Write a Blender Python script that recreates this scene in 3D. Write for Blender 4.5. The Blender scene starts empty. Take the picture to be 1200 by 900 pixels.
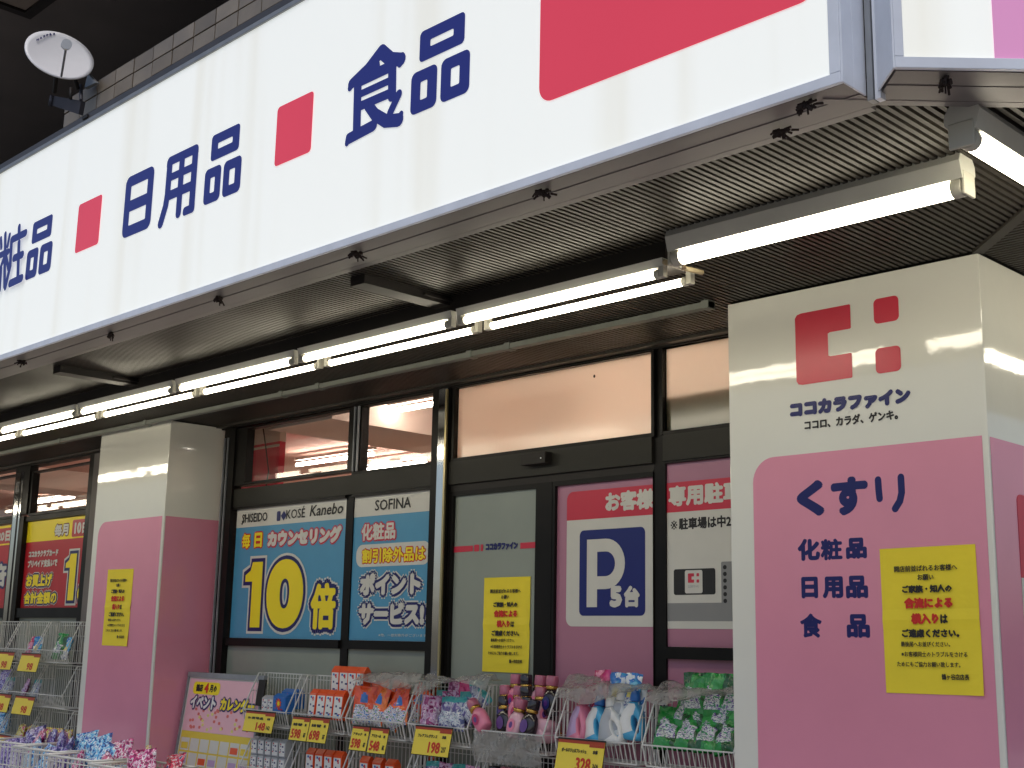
import bpy, bmesh, math, random
from mathutils import Vector, Matrix
R_ = math.radians
random.seed(7)
sc = bpy.context.scene
COL = sc.collection

# ------------------------------------------------------------------ camera
EYE = 1.5
RX, RY, RZ, F = 0.200595, 0.790836, -0.019698, 1490.877      # pitch, yaw, roll, focal length (px of 1200)
def cam_axes():
    f = Vector((-math.sin(RY) * math.cos(RX), math.cos(RY) * math.cos(RX), math.sin(RX)))
    r = Vector((math.cos(RY), math.sin(RY), 0)); d = f.cross(r)
    c, s = math.cos(RZ), math.sin(RZ)
    return r * c + d * s, r * -s + d * c, f
CR, CD, CF = cam_axes()
cd = bpy.data.cameras.new('camera'); cam = bpy.data.objects.new('camera', cd); COL.objects.link(cam)
cd.sensor_width = 36; cd.lens = F / 1200 * 36; cd.clip_start = .05; cd.clip_end = 500
m3 = Matrix((CR, -CD, -CF)).transposed()
cam.matrix_world = Matrix.Translation((0, 0, EYE)) @ m3.to_4x4()
sc.camera = cam

# ------------------------------------------------------------------ light
SUN_EL, SUN_AZ = 62, 150          # azimuth clockwise from +Y (the street side is -Y)
w = bpy.data.worlds.new('World'); sc.world = w; w.use_nodes = True
nt = w.node_tree; bg = nt.nodes['Background']
sky = nt.nodes.new('ShaderNodeTexSky'); sky.sky_type = 'NISHITA'; sky.sun_disc = False
sky.sun_elevation = R_(SUN_EL); sky.sun_rotation = R_(SUN_AZ); sky.air_density = 1.0; sky.dust_density = 3.0
nt.links.new(sky.outputs[0], bg.inputs[0]); bg.inputs[1].default_value = 0.125
sl = bpy.data.lights.new('sun', 'SUN'); sl.energy = 0.5; sl.angle = R_(16); sl.color = (1, .96, .9)
so = bpy.data.objects.new('sun', sl); COL.objects.link(so)
sd = Vector((math.sin(R_(SUN_AZ)) * math.cos(R_(SUN_EL)), math.cos(R_(SUN_AZ)) * math.cos(R_(SUN_EL)), math.sin(R_(SUN_EL))))
so.rotation_euler = sd.to_track_quat('Z', 'Y').to_euler(); so.location = (3, -6, 12)
vs = sc.view_settings
vs.view_transform = 'Standard'; vs.look = 'None'; vs.exposure = 0.0; vs.gamma = 1; vs.use_curve_mapping = False
sc.cycles.use_denoising = True
sc.cycles.max_bounces = 8; sc.cycles.transparent_max_bounces = 16
sc.cycles.sample_clamp_indirect = 6

# ------------------------------------------------------------------ helpers
def ray(px, py):
    return CR * ((px - 600) / F) + CD * ((py - 450) / F) + CF
def at(px, py, axis, val):
    """point of the photograph (1200x900) on the plane axis = val (0 x, 1 y, 2 z)"""
    d = ray(px, py); o = Vector((0, 0, EYE))
    return o + d * ((val - o[axis]) / d[axis])
def s2l(c):
    return tuple((v / 12.92 if v <= .04045 else ((v + .055) / 1.055) ** 2.4) for v in c)
def rgb(r, g, b): return s2l((r / 255, g / 255, b / 255))

MATS = {}
def mat(name, col, rough=.5, metal=0, emit=0, ecol=None, noise=0, nscale=8, bump=0, bscale=40, coat=0, spec=.5, alpha=1, stretch=None):
    if name in MATS: return MATS[name]
    m = bpy.data.materials.new(name); m.use_nodes = True
    n = m.node_tree; b = n.nodes['Principled BSDF']
    b.inputs['Base Color'].default_value = (*col, 1); b.inputs['Roughness'].default_value = rough
    b.inputs['Metallic'].default_value = metal; b.inputs['Coat Weight'].default_value = coat
    b.inputs['Coat Roughness'].default_value = .05; b.inputs['Specular IOR Level'].default_value = spec
    b.inputs['Alpha'].default_value = alpha
    if emit:
        b.inputs['Emission Color'].default_value = (*(ecol or col), 1); b.inputs['Emission Strength'].default_value = emit
    if noise or bump:
        tc = n.nodes.new('ShaderNodeTexCoord'); mp = n.nodes.new('ShaderNodeMapping')
        n.links.new(tc.outputs['Object'], mp.inputs[0])
        if stretch: mp.inputs['Scale'].default_value = stretch
    if noise:
        t = n.nodes.new('ShaderNodeTexNoise'); t.inputs['Scale'].default_value = nscale; t.inputs['Detail'].default_value = 5
        n.links.new(mp.outputs[0], t.inputs[0])
        r = n.nodes.new('ShaderNodeMapRange'); r.inputs[1].default_value = .3; r.inputs[2].default_value = .7
        r.inputs[3].default_value = 1 - noise; r.inputs[4].default_value = 1 + noise * .5
        n.links.new(t.outputs[0], r.inputs[0])
        v = n.nodes.new('ShaderNodeVectorMath'); v.operation = 'SCALE'; v.inputs[0].default_value = col
        n.links.new(r.outputs[0], v.inputs['Scale']); n.links.new(v.outputs[0], b.inputs['Base Color'])
        rr = n.nodes.new('ShaderNodeMapRange'); rr.inputs[1].default_value = .3; rr.inputs[2].default_value = .7
        rr.inputs[3].default_value = max(.02, rough - noise * .3); rr.inputs[4].default_value = min(1, rough + noise * .3)
        n.links.new(t.outputs[0], rr.inputs[0]); n.links.new(rr.outputs[0], b.inputs['Roughness'])
    if bump:
        t2 = n.nodes.new('ShaderNodeTexNoise'); t2.inputs['Scale'].default_value = bscale; t2.inputs['Detail'].default_value = 3
        n.links.new(mp.outputs[0], t2.inputs[0])
        bp = n.nodes.new('ShaderNodeBump'); bp.inputs['Strength'].default_value = bump; bp.inputs['Distance'].default_value = .02
        n.links.new(t2.outputs[0], bp.inputs['Height']); n.links.new(bp.outputs[0], b.inputs['Normal'])
    MATS[name] = m
    return m

class MB:
    """collects shapes; build() links them as ONE mesh object"""
    def __init__(s): s.v = []; s.f = []; s.mi = []; s.sm = []; s.cur = 0; s.smooth = False
    def add(s, vs, fs, mi=None, smooth=None):
        o = len(s.v); s.v += [tuple(v) for v in vs]
        for f in fs:
            s.f.append([i + o for i in f]); s.mi.append(s.cur if mi is None else mi); s.sm.append(s.smooth if smooth is None else smooth)
        return s
    def box(s, x0, y0, z0, x1, y1, z1, mi=None):
        x0, x1 = sorted((x0, x1)); y0, y1 = sorted((y0, y1)); z0, z1 = sorted((z0, z1))
        v = [(x0, y0, z0), (x1, y0, z0), (x1, y1, z0), (x0, y1, z0), (x0, y0, z1), (x1, y0, z1), (x1, y1, z1), (x0, y1, z1)]
        return s.add(v, [(3, 2, 1, 0), (4, 5, 6, 7), (0, 1, 5, 4), (1, 2, 6, 5), (2, 3, 7, 6), (3, 0, 4, 7)], mi)
    def bar(s, p, q, r, n=4, mi=None, r2=None, smooth=None, caps=True):
        p, q = Vector(p), Vector(q); d = (q - p)
        if d.length < 1e-6: return s
        d.normalize(); a = d.orthogonal().normalized(); b = d.cross(a); r2 = r if r2 is None else r2
        v = [p + (a * math.cos(2 * math.pi * i / n) + b * math.sin(2 * math.pi * i / n)) * r for i in range(n)]
        v += [q + (a * math.cos(2 * math.pi * i / n) + b * math.sin(2 * math.pi * i / n)) * r2 for i in range(n)]
        f = [(i, (i + 1) % n, n + (i + 1) % n, n + i) for i in range(n)]
        s.add(v, f, mi, (n > 5) if smooth is None else smooth)
        if caps: s.add([], [], mi); o = len(s.v) - 2 * n; s.f += [list(range(o + n - 1, o - 1, -1)), list(range(o + n, o + 2 * n))]; k = s.cur if mi is None else mi; s.mi += [k, k]; s.sm += [False, False]
        return s
    def path(s, pts, r, n=4, mi=None):
        for a, b in zip(pts, pts[1:]): s.bar(a, b, r, n, mi)
        return s
    def prism(s, poly, axis, a, b, mi=None):
        """poly: 2-D points in the two other axes (in order), extruded along axis from a to b"""
        def P(u, v, t): return {0: (t, u, v), 1: (u, t, v), 2: (u, v, t)}[axis]
        n = len(poly); v = [P(u, w_, a) for u, w_ in poly] + [P(u, w_, b) for u, w_ in poly]
        f = [(i, (i + 1) % n, n + (i + 1) % n, n + i) for i in range(n)] + [tuple(range(n - 1, -1, -1)), tuple(range(n, 2 * n))]
        return s.add(v, f, mi)
    def lathe(s, prof, c, n=16, sx=1, sy=1, mi=None):
        """prof: (radius, z) from bottom to top round the vertical through c"""
        v = []; f = []
        for r, z in prof:
            for i in range(n):
                t = 2 * math.pi * i / n; v.append((c[0] + r * sx * math.cos(t), c[1] + r * sy * math.sin(t), c[2] + z))
        for k in range(len(prof) - 1):
            for i in range(n):
                f.append((k * n + i, k * n + (i + 1) % n, (k + 1) * n + (i + 1) % n, (k + 1) * n + i))
        f += [tuple(range(n - 1, -1, -1)), tuple(range((len(prof) - 1) * n, len(prof) * n))]
        return s.add(v, f, mi, True)
    def xf(s, m):
        s.v = [tuple(m @ Vector(v)) for v in s.v]; return s
    def build(s, name, mats, parent=None, bevel=0):
        if not isinstance(mats, (list, tuple)): mats = [mats]
        if parent is None:
            xs = [v[0] for v in s.v]; ys = [v[1] for v in s.v]; zs = [v[2] for v in s.v]
            org = Vector(((min(xs) + max(xs)) / 2, (min(ys) + max(ys)) / 2, min(zs)))
        else:
            org = Vector((0, 0, 0)); p = parent
            while p: org += p.location; p = p.parent
        me = bpy.data.meshes.new(name)
        me.from_pydata([Vector(v) - org for v in s.v], [], s.f)
        for m in mats: me.materials.append(m)
        me.polygons.foreach_set('material_index', s.mi); me.polygons.foreach_set('use_smooth', s.sm); me.update()
        bm = bmesh.new(); bm.from_mesh(me); bmesh.ops.recalc_face_normals(bm, faces=bm.faces); bm.to_mesh(me); bm.free()
        o = bpy.data.objects.new(name, me); COL.objects.link(o)
        if parent is None: o.location = org
        else: o.parent = parent
        if bevel:
            b = o.modifiers.new('bevel', 'BEVEL'); b.width = bevel; b.segments = 2; b.limit_method = 'ANGLE'; b.angle_limit = R_(50)
        return o

def tag(o, label, cat, group=None):
    o['label'] = label; o['category'] = cat
    if group: o['group'] = group
    return o
def thing(name, label, cat, loc=(0, 0, 0), group=None):
    o = bpy.data.objects.new(name, None); COL.objects.link(o); o.location = loc; o.empty_display_size = .1
    return tag(o, label, cat, group)
def copy_tree(o, parent=None):
    c = o.copy(); COL.objects.link(c); c.parent = parent
    for ch in list(o.children): copy_tree(ch, c)
    return c
def place(proto, loc, rot=(0, 0, 0), label=None, group=None, scale=None):
    """first call moves the prototype itself, later calls copy the thing with its parts"""
    o = proto if not proto.get('_used') else copy_tree(proto)
    proto['_used'] = 1
    o.location = loc; o.rotation_euler = rot
    if label: o['label'] = label
    if group: o['group'] = group
    if scale: o.scale = scale
    return o

# --- planes on which flat marks are laid out: (u, v, d) -> world, d = height above the plane
def front(y): return lambda u, v, d: (u, y - d, v)
def side(x): return lambda u, v, d: (x + d, u, v)
CHO = Vector((-1.585, 3.02, 0)); CHD = Vector((1, 1, 0)).normalized(); CHN = Vector((1, -1, 0)).normalized()
def chamfer(u, v, d):
    p = CHO + CHD * u + CHN * d; return (p.x, p.y, v)

def rrect(x0, z0, x1, z1, r, n=5, corners=(1, 1, 1, 1)):
    """rounded rectangle, counter-clockwise from bottom left; corners BL BR TR TL"""
    pts = []
    for k, (cx, cz, sx, sz) in enumerate(((x0, z0, 1, 1), (x1, z0, -1, 1), (x1, z1, -1, -1), (x0, z1, 1, -1))):
        if not corners[k] or r <= 0: pts.append((cx, cz)); continue
        a0 = math.pi + k * math.pi / 2
        for i in range(n + 1):
            a = a0 + i * math.pi / 2 / n
            pts.append((cx + sx * r + r * math.cos(a), cz + sz * r + r * math.sin(a)))
    return pts
def flat(mb, pts, plane, d, mi=None):
    mb.add([plane(u, v, d) for u, v in pts], [tuple(range(len(pts)))], mi)
def slab(mb, pts, plane, d0, d1, mi=None):
    n = len(pts); v = [plane(a, b, d0) for a, b in pts] + [plane(a, b, d1) for a, b in pts]
    mb.add(v, [tuple(range(n)), tuple(range(2 * n - 1, n - 1, -1))] + [(i, (i + 1) % n, n + (i + 1) % n, n + i) for i in range(n)], mi)
def ring(mb, out, inn, plane, d, mi=None):
    n = len(out); assert n == len(inn)
    mb.add([plane(u, v, d) for u, v in out + inn], [(i, (i + 1) % n, n + (i + 1) % n, n + i) for i in range(n)], mi)
def stroke(mb, pts, w0, plane, d, mi=None, w1=None):
    """a brush stroke with round ends"""
    w1 = w0 if w1 is None else w1
    P = [Vector(p) for p in pts]; n = len(P); L = []; Rr = []
    for i in range(n):
        t = (P[min(i + 1, n - 1)] - P[max(i - 1, 0)]).normalized()
        nn = Vector((-t.y, t.x)); wd = (w0 + (w1 - w0) * i / max(1, n - 1)) / 2
        if 0 < i < n - 1:
            t0 = (P[i] - P[i - 1]).normalized(); wd = wd / max(.5, abs(t0.dot(t)))
        L.append(P[i] + nn * wd); Rr.append(P[i] - nn * wd)
    t = (P[-1] - P[-2]).normalized(); a = math.atan2(t.y, t.x)
    end = [P[-1] + Vector((math.cos(a + k), math.sin(a + k))) * w1 / 2 for k in (-math.pi / 3, -math.pi / 6, 0, math.pi / 6, math.pi / 3)]
    t = (P[1] - P[0]).normalized(); a = math.atan2(-t.y, -t.x)
    st = [P[0] + Vector((math.cos(a + k), math.sin(a + k))) * w0 / 2 for k in (-math.pi / 3, -math.pi / 6, 0, math.pi / 6, math.pi / 3)]
    vs = [plane(p.x, p.y, d) for p in L + Rr + end + st]; f = [(i, i + 1, n + i + 1, n + i) for i in range(n - 1)]
    f.append((n - 1, *[2 * n + k for k in (4, 3, 2, 1, 0)], 2 * n - 1))
    f.append((n, *[2 * n + 5 + k for k in (4, 3, 2, 1, 0)], 0))
    mb.add(vs, f, mi)

GL = {}
def glyphs(s, res=2):
    if (s, res) in GL: return GL[(s, res)]
    cu = bpy.data.curves.new('writing', 'FONT'); cu.body = s; cu.resolution_u = res; cu.size = 1
    ob = bpy.data.objects.new('writing', cu); COL.objects.link(ob)
    me = bpy.data.meshes.new_from_object(ob.evaluated_get(bpy.context.evaluated_depsgraph_get()))
    vs = [(v.co.x, v.co.y) for v in me.vertices]; fs = [tuple(p.vertices) for p in me.polygons]
    bpy.data.objects.remove(ob); bpy.data.curves.remove(cu); bpy.data.meshes.remove(me)
    GL[(s, res)] = (vs, fs); return vs, fs
def text(mb, s, u0, v0, u1, v1, plane, d, bold=0, n=8, mi=None, res=2, grow=0, step=.00005):
    """writing fitted into the box u0..u1, v0..v1; bold = stroke gain in metres (round), grow = extra outline"""
    vs, fs = glyphs(s, res)
    x0 = min(v[0] for v in vs); x1 = max(v[0] for v in vs); y0 = min(v[1] for v in vs); y1 = max(v[1] for v in vs)
    a = (u1 - u0 - 2 * bold) / (x1 - x0); b = (v1 - v0 - 2 * bold) / (y1 - y0)
    base = [(u0 + bold + (x - x0) * a, v0 + bold + (y - y0) * b) for x, y in vs]
    r = bold + grow; offs = [(0, 0)]
    if r > 0:
        offs += [(r * math.cos(2 * math.pi * k / n), r * math.sin(2 * math.pi * k / n)) for k in range(n)]
        if r > .03: offs += [(r * .5 * math.cos(2 * math.pi * k / n), r * .5 * math.sin(2 * math.pi * k / n)) for k in range(n)]
    for k, (ox, oy) in enumerate(offs):
        mb.add([plane(x + ox, y + oy, d + step * k) for x, y in base], fs, mi)
def textpx(mb, s, p0, p1, y, d, **k):
    """box given by its lower left and upper right corner in the photograph, on the front plane y"""
    a = at(*p0, 1, y); b = at(*p1, 1, y)
    text(mb, s, a.x, a.z, b.x, b.z, front(y), d, **k)

# ------------------------------------------------------------------ materials
NAVY = rgb(24, 27, 98); RED = rgb(205, 50, 72); PINKC = rgb(228, 148, 172); YEL = rgb(245, 222, 50)
m_dark = mat('dark_bronze_frame', rgb(24, 22, 20), .38, .1, noise=.25, nscale=5, spec=.2)
m_spandrel = mat('spandrel_panel', rgb(44, 43, 38), .45, .1, noise=.15, nscale=3, spec=.25)
m_alu = mat('frame_aluminium', rgb(232, 238, 248), .4, 0, noise=.1, nscale=6)
m_alu2 = mat('gray_post', rgb(150, 154, 158), .5, .3, noise=.2, nscale=9)
m_brown = mat('brown_beam_paint', rgb(118, 113, 112), .5, 0, noise=.22, nscale=3, stretch=(.6, 2, 1))
m_rib = mat('soffit_ribs', rgb(50, 46, 39), .5, .1, noise=.4, nscale=1.1)
m_gap = mat('soffit_gap', rgb(28, 25, 22), .8)
m_cover = mat('cover_dark_metal', rgb(34, 30, 27), .6, .1)
m_white = mat('pillar_cladding', rgb(230, 230, 220), .05, 0, noise=.03, nscale=2, bump=.06, bscale=9, coat=.5)
m_pink = mat('pink_film', PINKC, .14, 0, noise=.05, nscale=2, bump=.06, bscale=7, coat=.4)
m_red = mat('red_film', RED, .3, 0, noise=.04)
m_navy = mat('navy_film', NAVY, .3)
m_black = mat('black_print', rgb(30, 28, 28), .5)
m_paper = mat('yellow_paper', YEL, .6, 0, noise=.05, nscale=5, bump=.25, bscale=9)
m_redprint = mat('red_print', rgb(205, 40, 30), .6)
m_wire = mat('white_coated_wire', rgb(215, 215, 210), .35, .1)
m_chrome = mat('chrome_column', (.75, .75, .75), .08, 1, bump=.05, bscale=3)
m_tube = mat('lamp_tube', (1, 1, 1), .4, emit=13, ecol=(1, .91, .71))
m_house = mat('lamp_housing', rgb(205, 205, 195), .45, noise=.08)
m_socket = mat('lamp_socket', rgb(190, 188, 175), .5)
m_frost = mat('frosted_film', rgb(146, 153, 142), .22, noise=.08, nscale=2, coat=.4)
m_mauve = mat('mauve_film', rgb(180, 122, 144), .25, noise=.04, nscale=3, coat=.4)
m_offw = mat('offwhite_film', rgb(214, 212, 202), .3, noise=.03, coat=.3)
m_gray = mat('gray_print', rgb(140, 140, 138), .4)
m_blue = mat('sky_blue_print', rgb(78, 152, 190), .35, noise=.03, coat=.3)
m_yprint = mat('yellow_print', rgb(250, 226, 30), .4)
m_concrete = mat('pavement_concrete', rgb(178, 172, 164), .85, noise=.3, nscale=4)
m_asphalt = mat('asphalt', (.05, .05, .052), .9, noise=.35, nscale=30)
m_upper = mat('upper_slab_paint', rgb(116, 110, 106), .7, noise=.15, nscale=2)
m_int = mat('interior_wall', rgb(232, 212, 198), .7)
m_intlamp = mat('interior_tube', (1, 1, 1), .4, emit=40, ecol=(1, .88, .78))
m_galv = mat('galvanised_conduit', rgb(120, 124, 118), .55, .4, noise=.2)

def glass_mat():
    m = bpy.data.materials.new('window_glass'); m.use_nodes = True; n = m.node_tree; n.nodes.clear()
    o = n.nodes.new('ShaderNodeOutputMaterial'); mx = n.nodes.new('ShaderNodeMixShader'); lw = n.nodes.new('ShaderNodeLayerWeight')
    pw = n.nodes.new('ShaderNodeMath'); pw.operation = 'POWER'; pw.inputs[1].default_value = 4
    fr = n.nodes.new('ShaderNodeMath'); fr.operation = 'MULTIPLY_ADD'; fr.inputs[1].default_value = .8; fr.inputs[2].default_value = .03
    n.links.new(lw.outputs['Facing'], pw.inputs[0]); n.links.new(pw.outputs[0], fr.inputs[0])
    t = n.nodes.new('ShaderNodeBsdfTransparent'); g = n.nodes.new('ShaderNodeBsdfGlossy'); g.inputs['Roughness'].default_value = .01
    t.inputs[0].default_value = (.95, .96, .955, 1)
    n.links.new(fr.outputs[0], mx.inputs[0]); n.links.new(t.outputs[0], mx.inputs[1]); n.links.new(g.outputs[0], mx.inputs[2]); n.links.new(mx.outputs[0], o.inputs[0])
    return m
def frost_pane_mat():
    m = bpy.data.materials.new('frosted_glass'); m.use_nodes = True; n = m.node_tree; n.nodes.clear()
    o = n.nodes.new('ShaderNodeOutputMaterial'); mx = n.nodes.new('ShaderNodeMixShader'); mx.inputs[0].default_value = .06
    t = n.nodes.new('ShaderNodeBsdfTranslucent'); g = n.nodes.new('ShaderNodeBsdfGlossy'); g.inputs['Roughness'].default_value = .15
    t.inputs[0].default_value = (.95, .89, .80, 1)
    n.links.new(t.outputs[0], mx.inputs[1]); n.links.new(g.outputs[0], mx.inputs[2]); n.links.new(mx.outputs[0], o.inputs[0])
    return m
def plastic_mat():
    m = bpy.data.materials.new('clear_plastic_sheet'); m.use_nodes = True; n = m.node_tree; n.nodes.clear()
    o = n.nodes.new('ShaderNodeOutputMaterial'); mx = n.nodes.new('ShaderNodeMixShader'); mx.inputs[0].default_value = .5
    t = n.nodes.new('ShaderNodeBsdfTransparent'); t.inputs[0].default_value = (.82, .82, .80, 1)
    g = n.nodes.new('ShaderNodeBsdfPrincipled'); g.inputs['Base Color'].default_value = (.42, .41, .38, 1); g.inputs['Roughness'].default_value = .12
    g.inputs['Coat Weight'].default_value = 1
    tc = n.nodes.new('ShaderNodeTexCoord'); t2 = n.nodes.new('ShaderNodeTexNoise'); t2.inputs['Scale'].default_value = 10; t2.inputs['Detail'].default_value = 3; t2.inputs['Distortion'].default_value = 2
    bp = n.nodes.new('ShaderNodeBump'); bp.inputs['Strength'].default_value = .9; bp.inputs['Distance'].default_value = .03
    n.links.new(tc.outputs['Object'], t2.inputs[0]); n.links.new(t2.outputs[0], bp.inputs['Height']); n.links.new(bp.outputs[0], g.inputs['Normal']); n.links.new(bp.outputs[0], g.inputs['Coat Normal'])
    n.links.new(t.outputs[0], mx.inputs[1]); n.links.new(g.outputs[0], mx.inputs[2]); n.links.new(mx.outputs[0], o.inputs[0])
    return m
def sign_mat(name, col, streaks, emit, dirt=True):
    """translucent light-box face: base colour with vertical dirt runs, lit from inside"""
    m = bpy.data.materials.new(name); m.use_nodes = True; n = m.node_tree; b = n.nodes['Principled BSDF']
    tc = n.nodes.new('ShaderNodeTexCoord'); mp = n.nodes.new('ShaderNodeMapping'); mp.inputs['Scale'].default_value = (3.2, 3.2, .12)
    n.links.new(tc.outputs['Object'], mp.inputs[0])
    t = n.nodes.new('ShaderNodeTexNoise'); t.inputs['Scale'].default_value = 1.3; t.inputs['Detail'].default_value = 4
    n.links.new(mp.outputs[0], t.inputs[0])
    r = n.nodes.new('ShaderNodeMapRange'); r.inputs[1].default_value = .50; r.inputs[2].default_value = .85; r.inputs[3].default_value = 0; r.inputs[4].default_value = streaks
    n.links.new(t.outputs[0], r.inputs[0])
    mx = n.nodes.new('ShaderNodeMix'); mx.data_type = 'RGBA'; mx.inputs[6].default_value = (*col, 1); mx.inputs[7].default_value = (col[0] * .74, col[1] * .66, col[2] * .50, 1)
    n.links.new(r.outputs[0], mx.inputs[0]); n.links.new(mx.outputs[2], b.inputs['Base Color']); n.links.new(mx.outputs[2], b.inputs['Emission Color'])
    b.inputs['Emission Strength'].default_value = emit; b.inputs['Roughness'].default_value = .25
    MATS[name] = m
    return m
m_glass = glass_mat(); m_frostpane = frost_pane_mat(); m_plastic = plastic_mat()
SIGN_E = .60
m_sign = sign_mat('sign_acrylic_white', (.80, .815, .775), 0.5, SIGN_E)
m_signred = mat('sign_acrylic_red', rgb(214, 62, 82), .25, emit=SIGN_E * .8, noise=.06, nscale=1)
m_signnavy = mat('sign_acrylic_navy', rgb(32, 40, 124), .3, emit=SIGN_E * .35)
m_signpink = mat('sign_acrylic_pink', rgb(222, 150, 196), .25, emit=SIGN_E * .6)

# ================================================================== the setting
g = MB(); g.box(-60, -60, -.3, 60, 60, -.1); o = g.build('road', m_asphalt); o['kind'] = 'structure'
g = MB(); g.box(-60, -1.6, -.25, 4.5, 30, 0); o = g.build('pavement', m_concrete); o['kind'] = 'structure'

SOF = 3.1; SY = 3.0; GY = 5.24; PY = 4.765; XL = -16.0; XC = -2.172
shop = thing('shop_building', 'drugstore front with dark ribbed canopy soffit, bronze framed windows and sliding doors', 'shop', (-8, 5.25, 0))

# ribbed soffit: ribs run to the facade on the front part, along it past the mitre
g = MB()
g.add([(XL, 3.2, SOF), (-1.76, 3.2, SOF), (-.61, 4.35, SOF), (-.61, 12, SOF), (-3.3, 12, SOF), (-3.3, 5.3, SOF), (XL, 5.3, SOF)], [tuple(range(7))], 1)
x = XL
while x < -.7:
    y0 = 3.21 if x < -1.78 else x + 1.78 + 3.21
    y1 = 5.2 if x < -3.4 else (PY - .005 if x < XC else PY - (x - XC) - .01)
    if y1 - y0 > .02: g.box(x, y0, SOF - .022, x + .0165, y1, SOF - .003, 0)
    x += .030
y = 3.85
while y < 11:
    x0 = XC + .004 if y > PY else XC - (y - PY) + .012
    x1 = -.64
    if y < 4.35: x1 = min(x1, y - 3.21 - 1.80)
    if x1 - x0 > .02: g.box(x0, y, SOF - .022, x1, y + .0165, SOF - .003, 0)
    y += .030
g.build('soffit', [m_rib, m_gap], shop)
g = MB(); d = Vector((1, -1, 0)) / math.sqrt(2); p = Vector((XC, PY, SOF - .033))
g.add([p + Vector((.016, .016, 0)), p - Vector((.016, .016, 0)), p + d * 1.38 - Vector((.016, .016, 0)), p + d * 1.38 + Vector((.016, .016, 0)),
       p + Vector((.016, .016, .03)), p - Vector((.016, .016, -.03)), p + d * 1.38 - Vector((.016, .016, -.03)), p + d * 1.38 + Vector((.016, .016, .03))],
      [(0, 1, 2, 3), (4, 5, 6, 7), (0, 1, 5, 4), (1, 2, 6, 5), (2, 3, 7, 6), (3, 0, 4, 7)])
g.build('mitre_strip', m_rib, shop)
# brown underside of the sign boxes (two boards with a seam) and its inner lip
g = MB()
def under(pa, pb, na, w0, w1, z0, z1):       # strip from pa to pb, offset along na
    pa, pb, na = Vector(pa), Vector(pb), Vector(na)
    q = [pa + na * w0[0], pb + na * w0[1], pb + na * w1[1], pa + na * w1[0]]
    v = [(a.x, a.y, z0) for a in q] + [(a.x, a.y, z1) for a in q]
    g.add(v, [(0, 1, 2, 3), (4, 5, 6, 7), (0, 1, 5, 4), (1, 2, 6, 5), (2, 3, 7, 6), (3, 0, 4, 7)])
g.box(XL, SY + .012, 3.066, -1.735, SY + .098, 3.12); g.box(XL, SY + .102, 3.0645, -1.735, SY + .20, 3.12); g.box(XL, SY + .2005, 3.064, -1.76, SY + .235, 3.13)
a = CHO + CHD * .01; b = CHO + CHD * 1.62; nn = -CHN
under((a.x, a.y, 0), (b.x, b.y, 0), nn, (.012, .012), (.098, .098), 3.066, 3.12)
under((a.x, a.y, 0), (b.x, b.y, 0), nn, (.102, .102), (.20, .20), 3.0645, 3.12)
under((a.x - .11, a.y - .11, 0), (b.x, b.y, 0), nn, (.2005, .2005), (.235, .235), 3.0635, 3.13)
g.build('canopy_edge_beam', m_brown, shop)
# dark beam that carries the lamps, its cross arms, conduit side rail
g = MB(); g.box(XL, 3.83, 2.998, -3.02, 4.02, SOF - .001)
g.build('lamp_beam', m_cover, shop)
for k in range(4):
    x = -4.34 - 2.91 * k
    g = MB(); g.box(x - .05, 3.32, 3.035, x + .05, 3.828, SOF - .002); g.box(x + .052, 3.66, 3.05, x + .066, 3.828, 3.06)
    g.build('cross_arm', m_cover, shop)
# canopy roof, upper floor
g = MB(); g.box(XL, 3.16, 3.14, -1.8, 5.4, 4.2); g.add([(-1.8, 3.25, 3.14), (-.66, 4.4, 3.14), (-.66, 12, 3.14), (-1.8, 12, 3.14), (-1.8, 3.25, 4.2), (-.66, 4.4, 4.2), (-.66, 12, 4.2), (-1.8, 12, 4.2)],
      [(0, 1, 2, 3), (4, 5, 6, 7), (0, 1, 5, 4), (1, 2, 6, 5), (2, 3, 7, 6), (3, 0, 4, 7)]); g.build('canopy_roof', m_upper, shop)
g = MB(); g.box(XL, 5.6, 4.2, -1.0, 5.9, 9); g.build('upper_wall', m_upper, shop)
g = MB(); g.box(XL - 2, 3.12, 5.9, 1.0, 9, 6.2); g.build('upper_slab', m_upper, shop)
c = at(30, 9, 2, 5.86)
g = MB(); g.box(c.x, 3.1, 5.84, 1.0, c.y, 5.899); g.build('slab_edge_panel', mat('slab_edge_tile', rgb(150, 138, 126), .6, noise=.15), shop)
g = MB(); g.box(c.x - .07, 3.1, 5.82, c.x - .001, c.y + .07, 5.898); g.box(c.x, c.y + .001, 5.82, 1.0, c.y + .07, 5.898); g.build('slab_edge_trim', m_cover, shop)

# tiled parapet standing on the canopy, built tile by tile
tw = thing('parapet_wall', 'beige tiled parapet wall rising behind the long white shop sign', 'wall', (-5, 3.5, 4.2))
g = MB(); g.box(-7.78, 3.462, 4.2, 1.0, 3.6, 5.0); g.build('core', mat('tile_grout', rgb(70, 64, 58), .9), tw)
g = MB(); random.seed(3)
for r in range(8):
    z = 4.995 - (r + 1) * .100
    for k in range(40):
        x = -7.775 + k * .232
        j = random.uniform(-.0015, .0015)
        g.box(x, 3.45 + j, z, x + .222, 3.462, z + .09, random.choice((0, 0, 0, 1, 1, 2)))
g.build('tile_facing', [mat('tile_beige', rgb(150, 138, 122), .45, noise=.18, nscale=7), mat('tile_beige_dark', rgb(138, 126, 110), .45, noise=.18, nscale=6), mat('tile_beige_light', rgb(160, 147, 130), .45, noise=.18, nscale=8)], tw)

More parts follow.
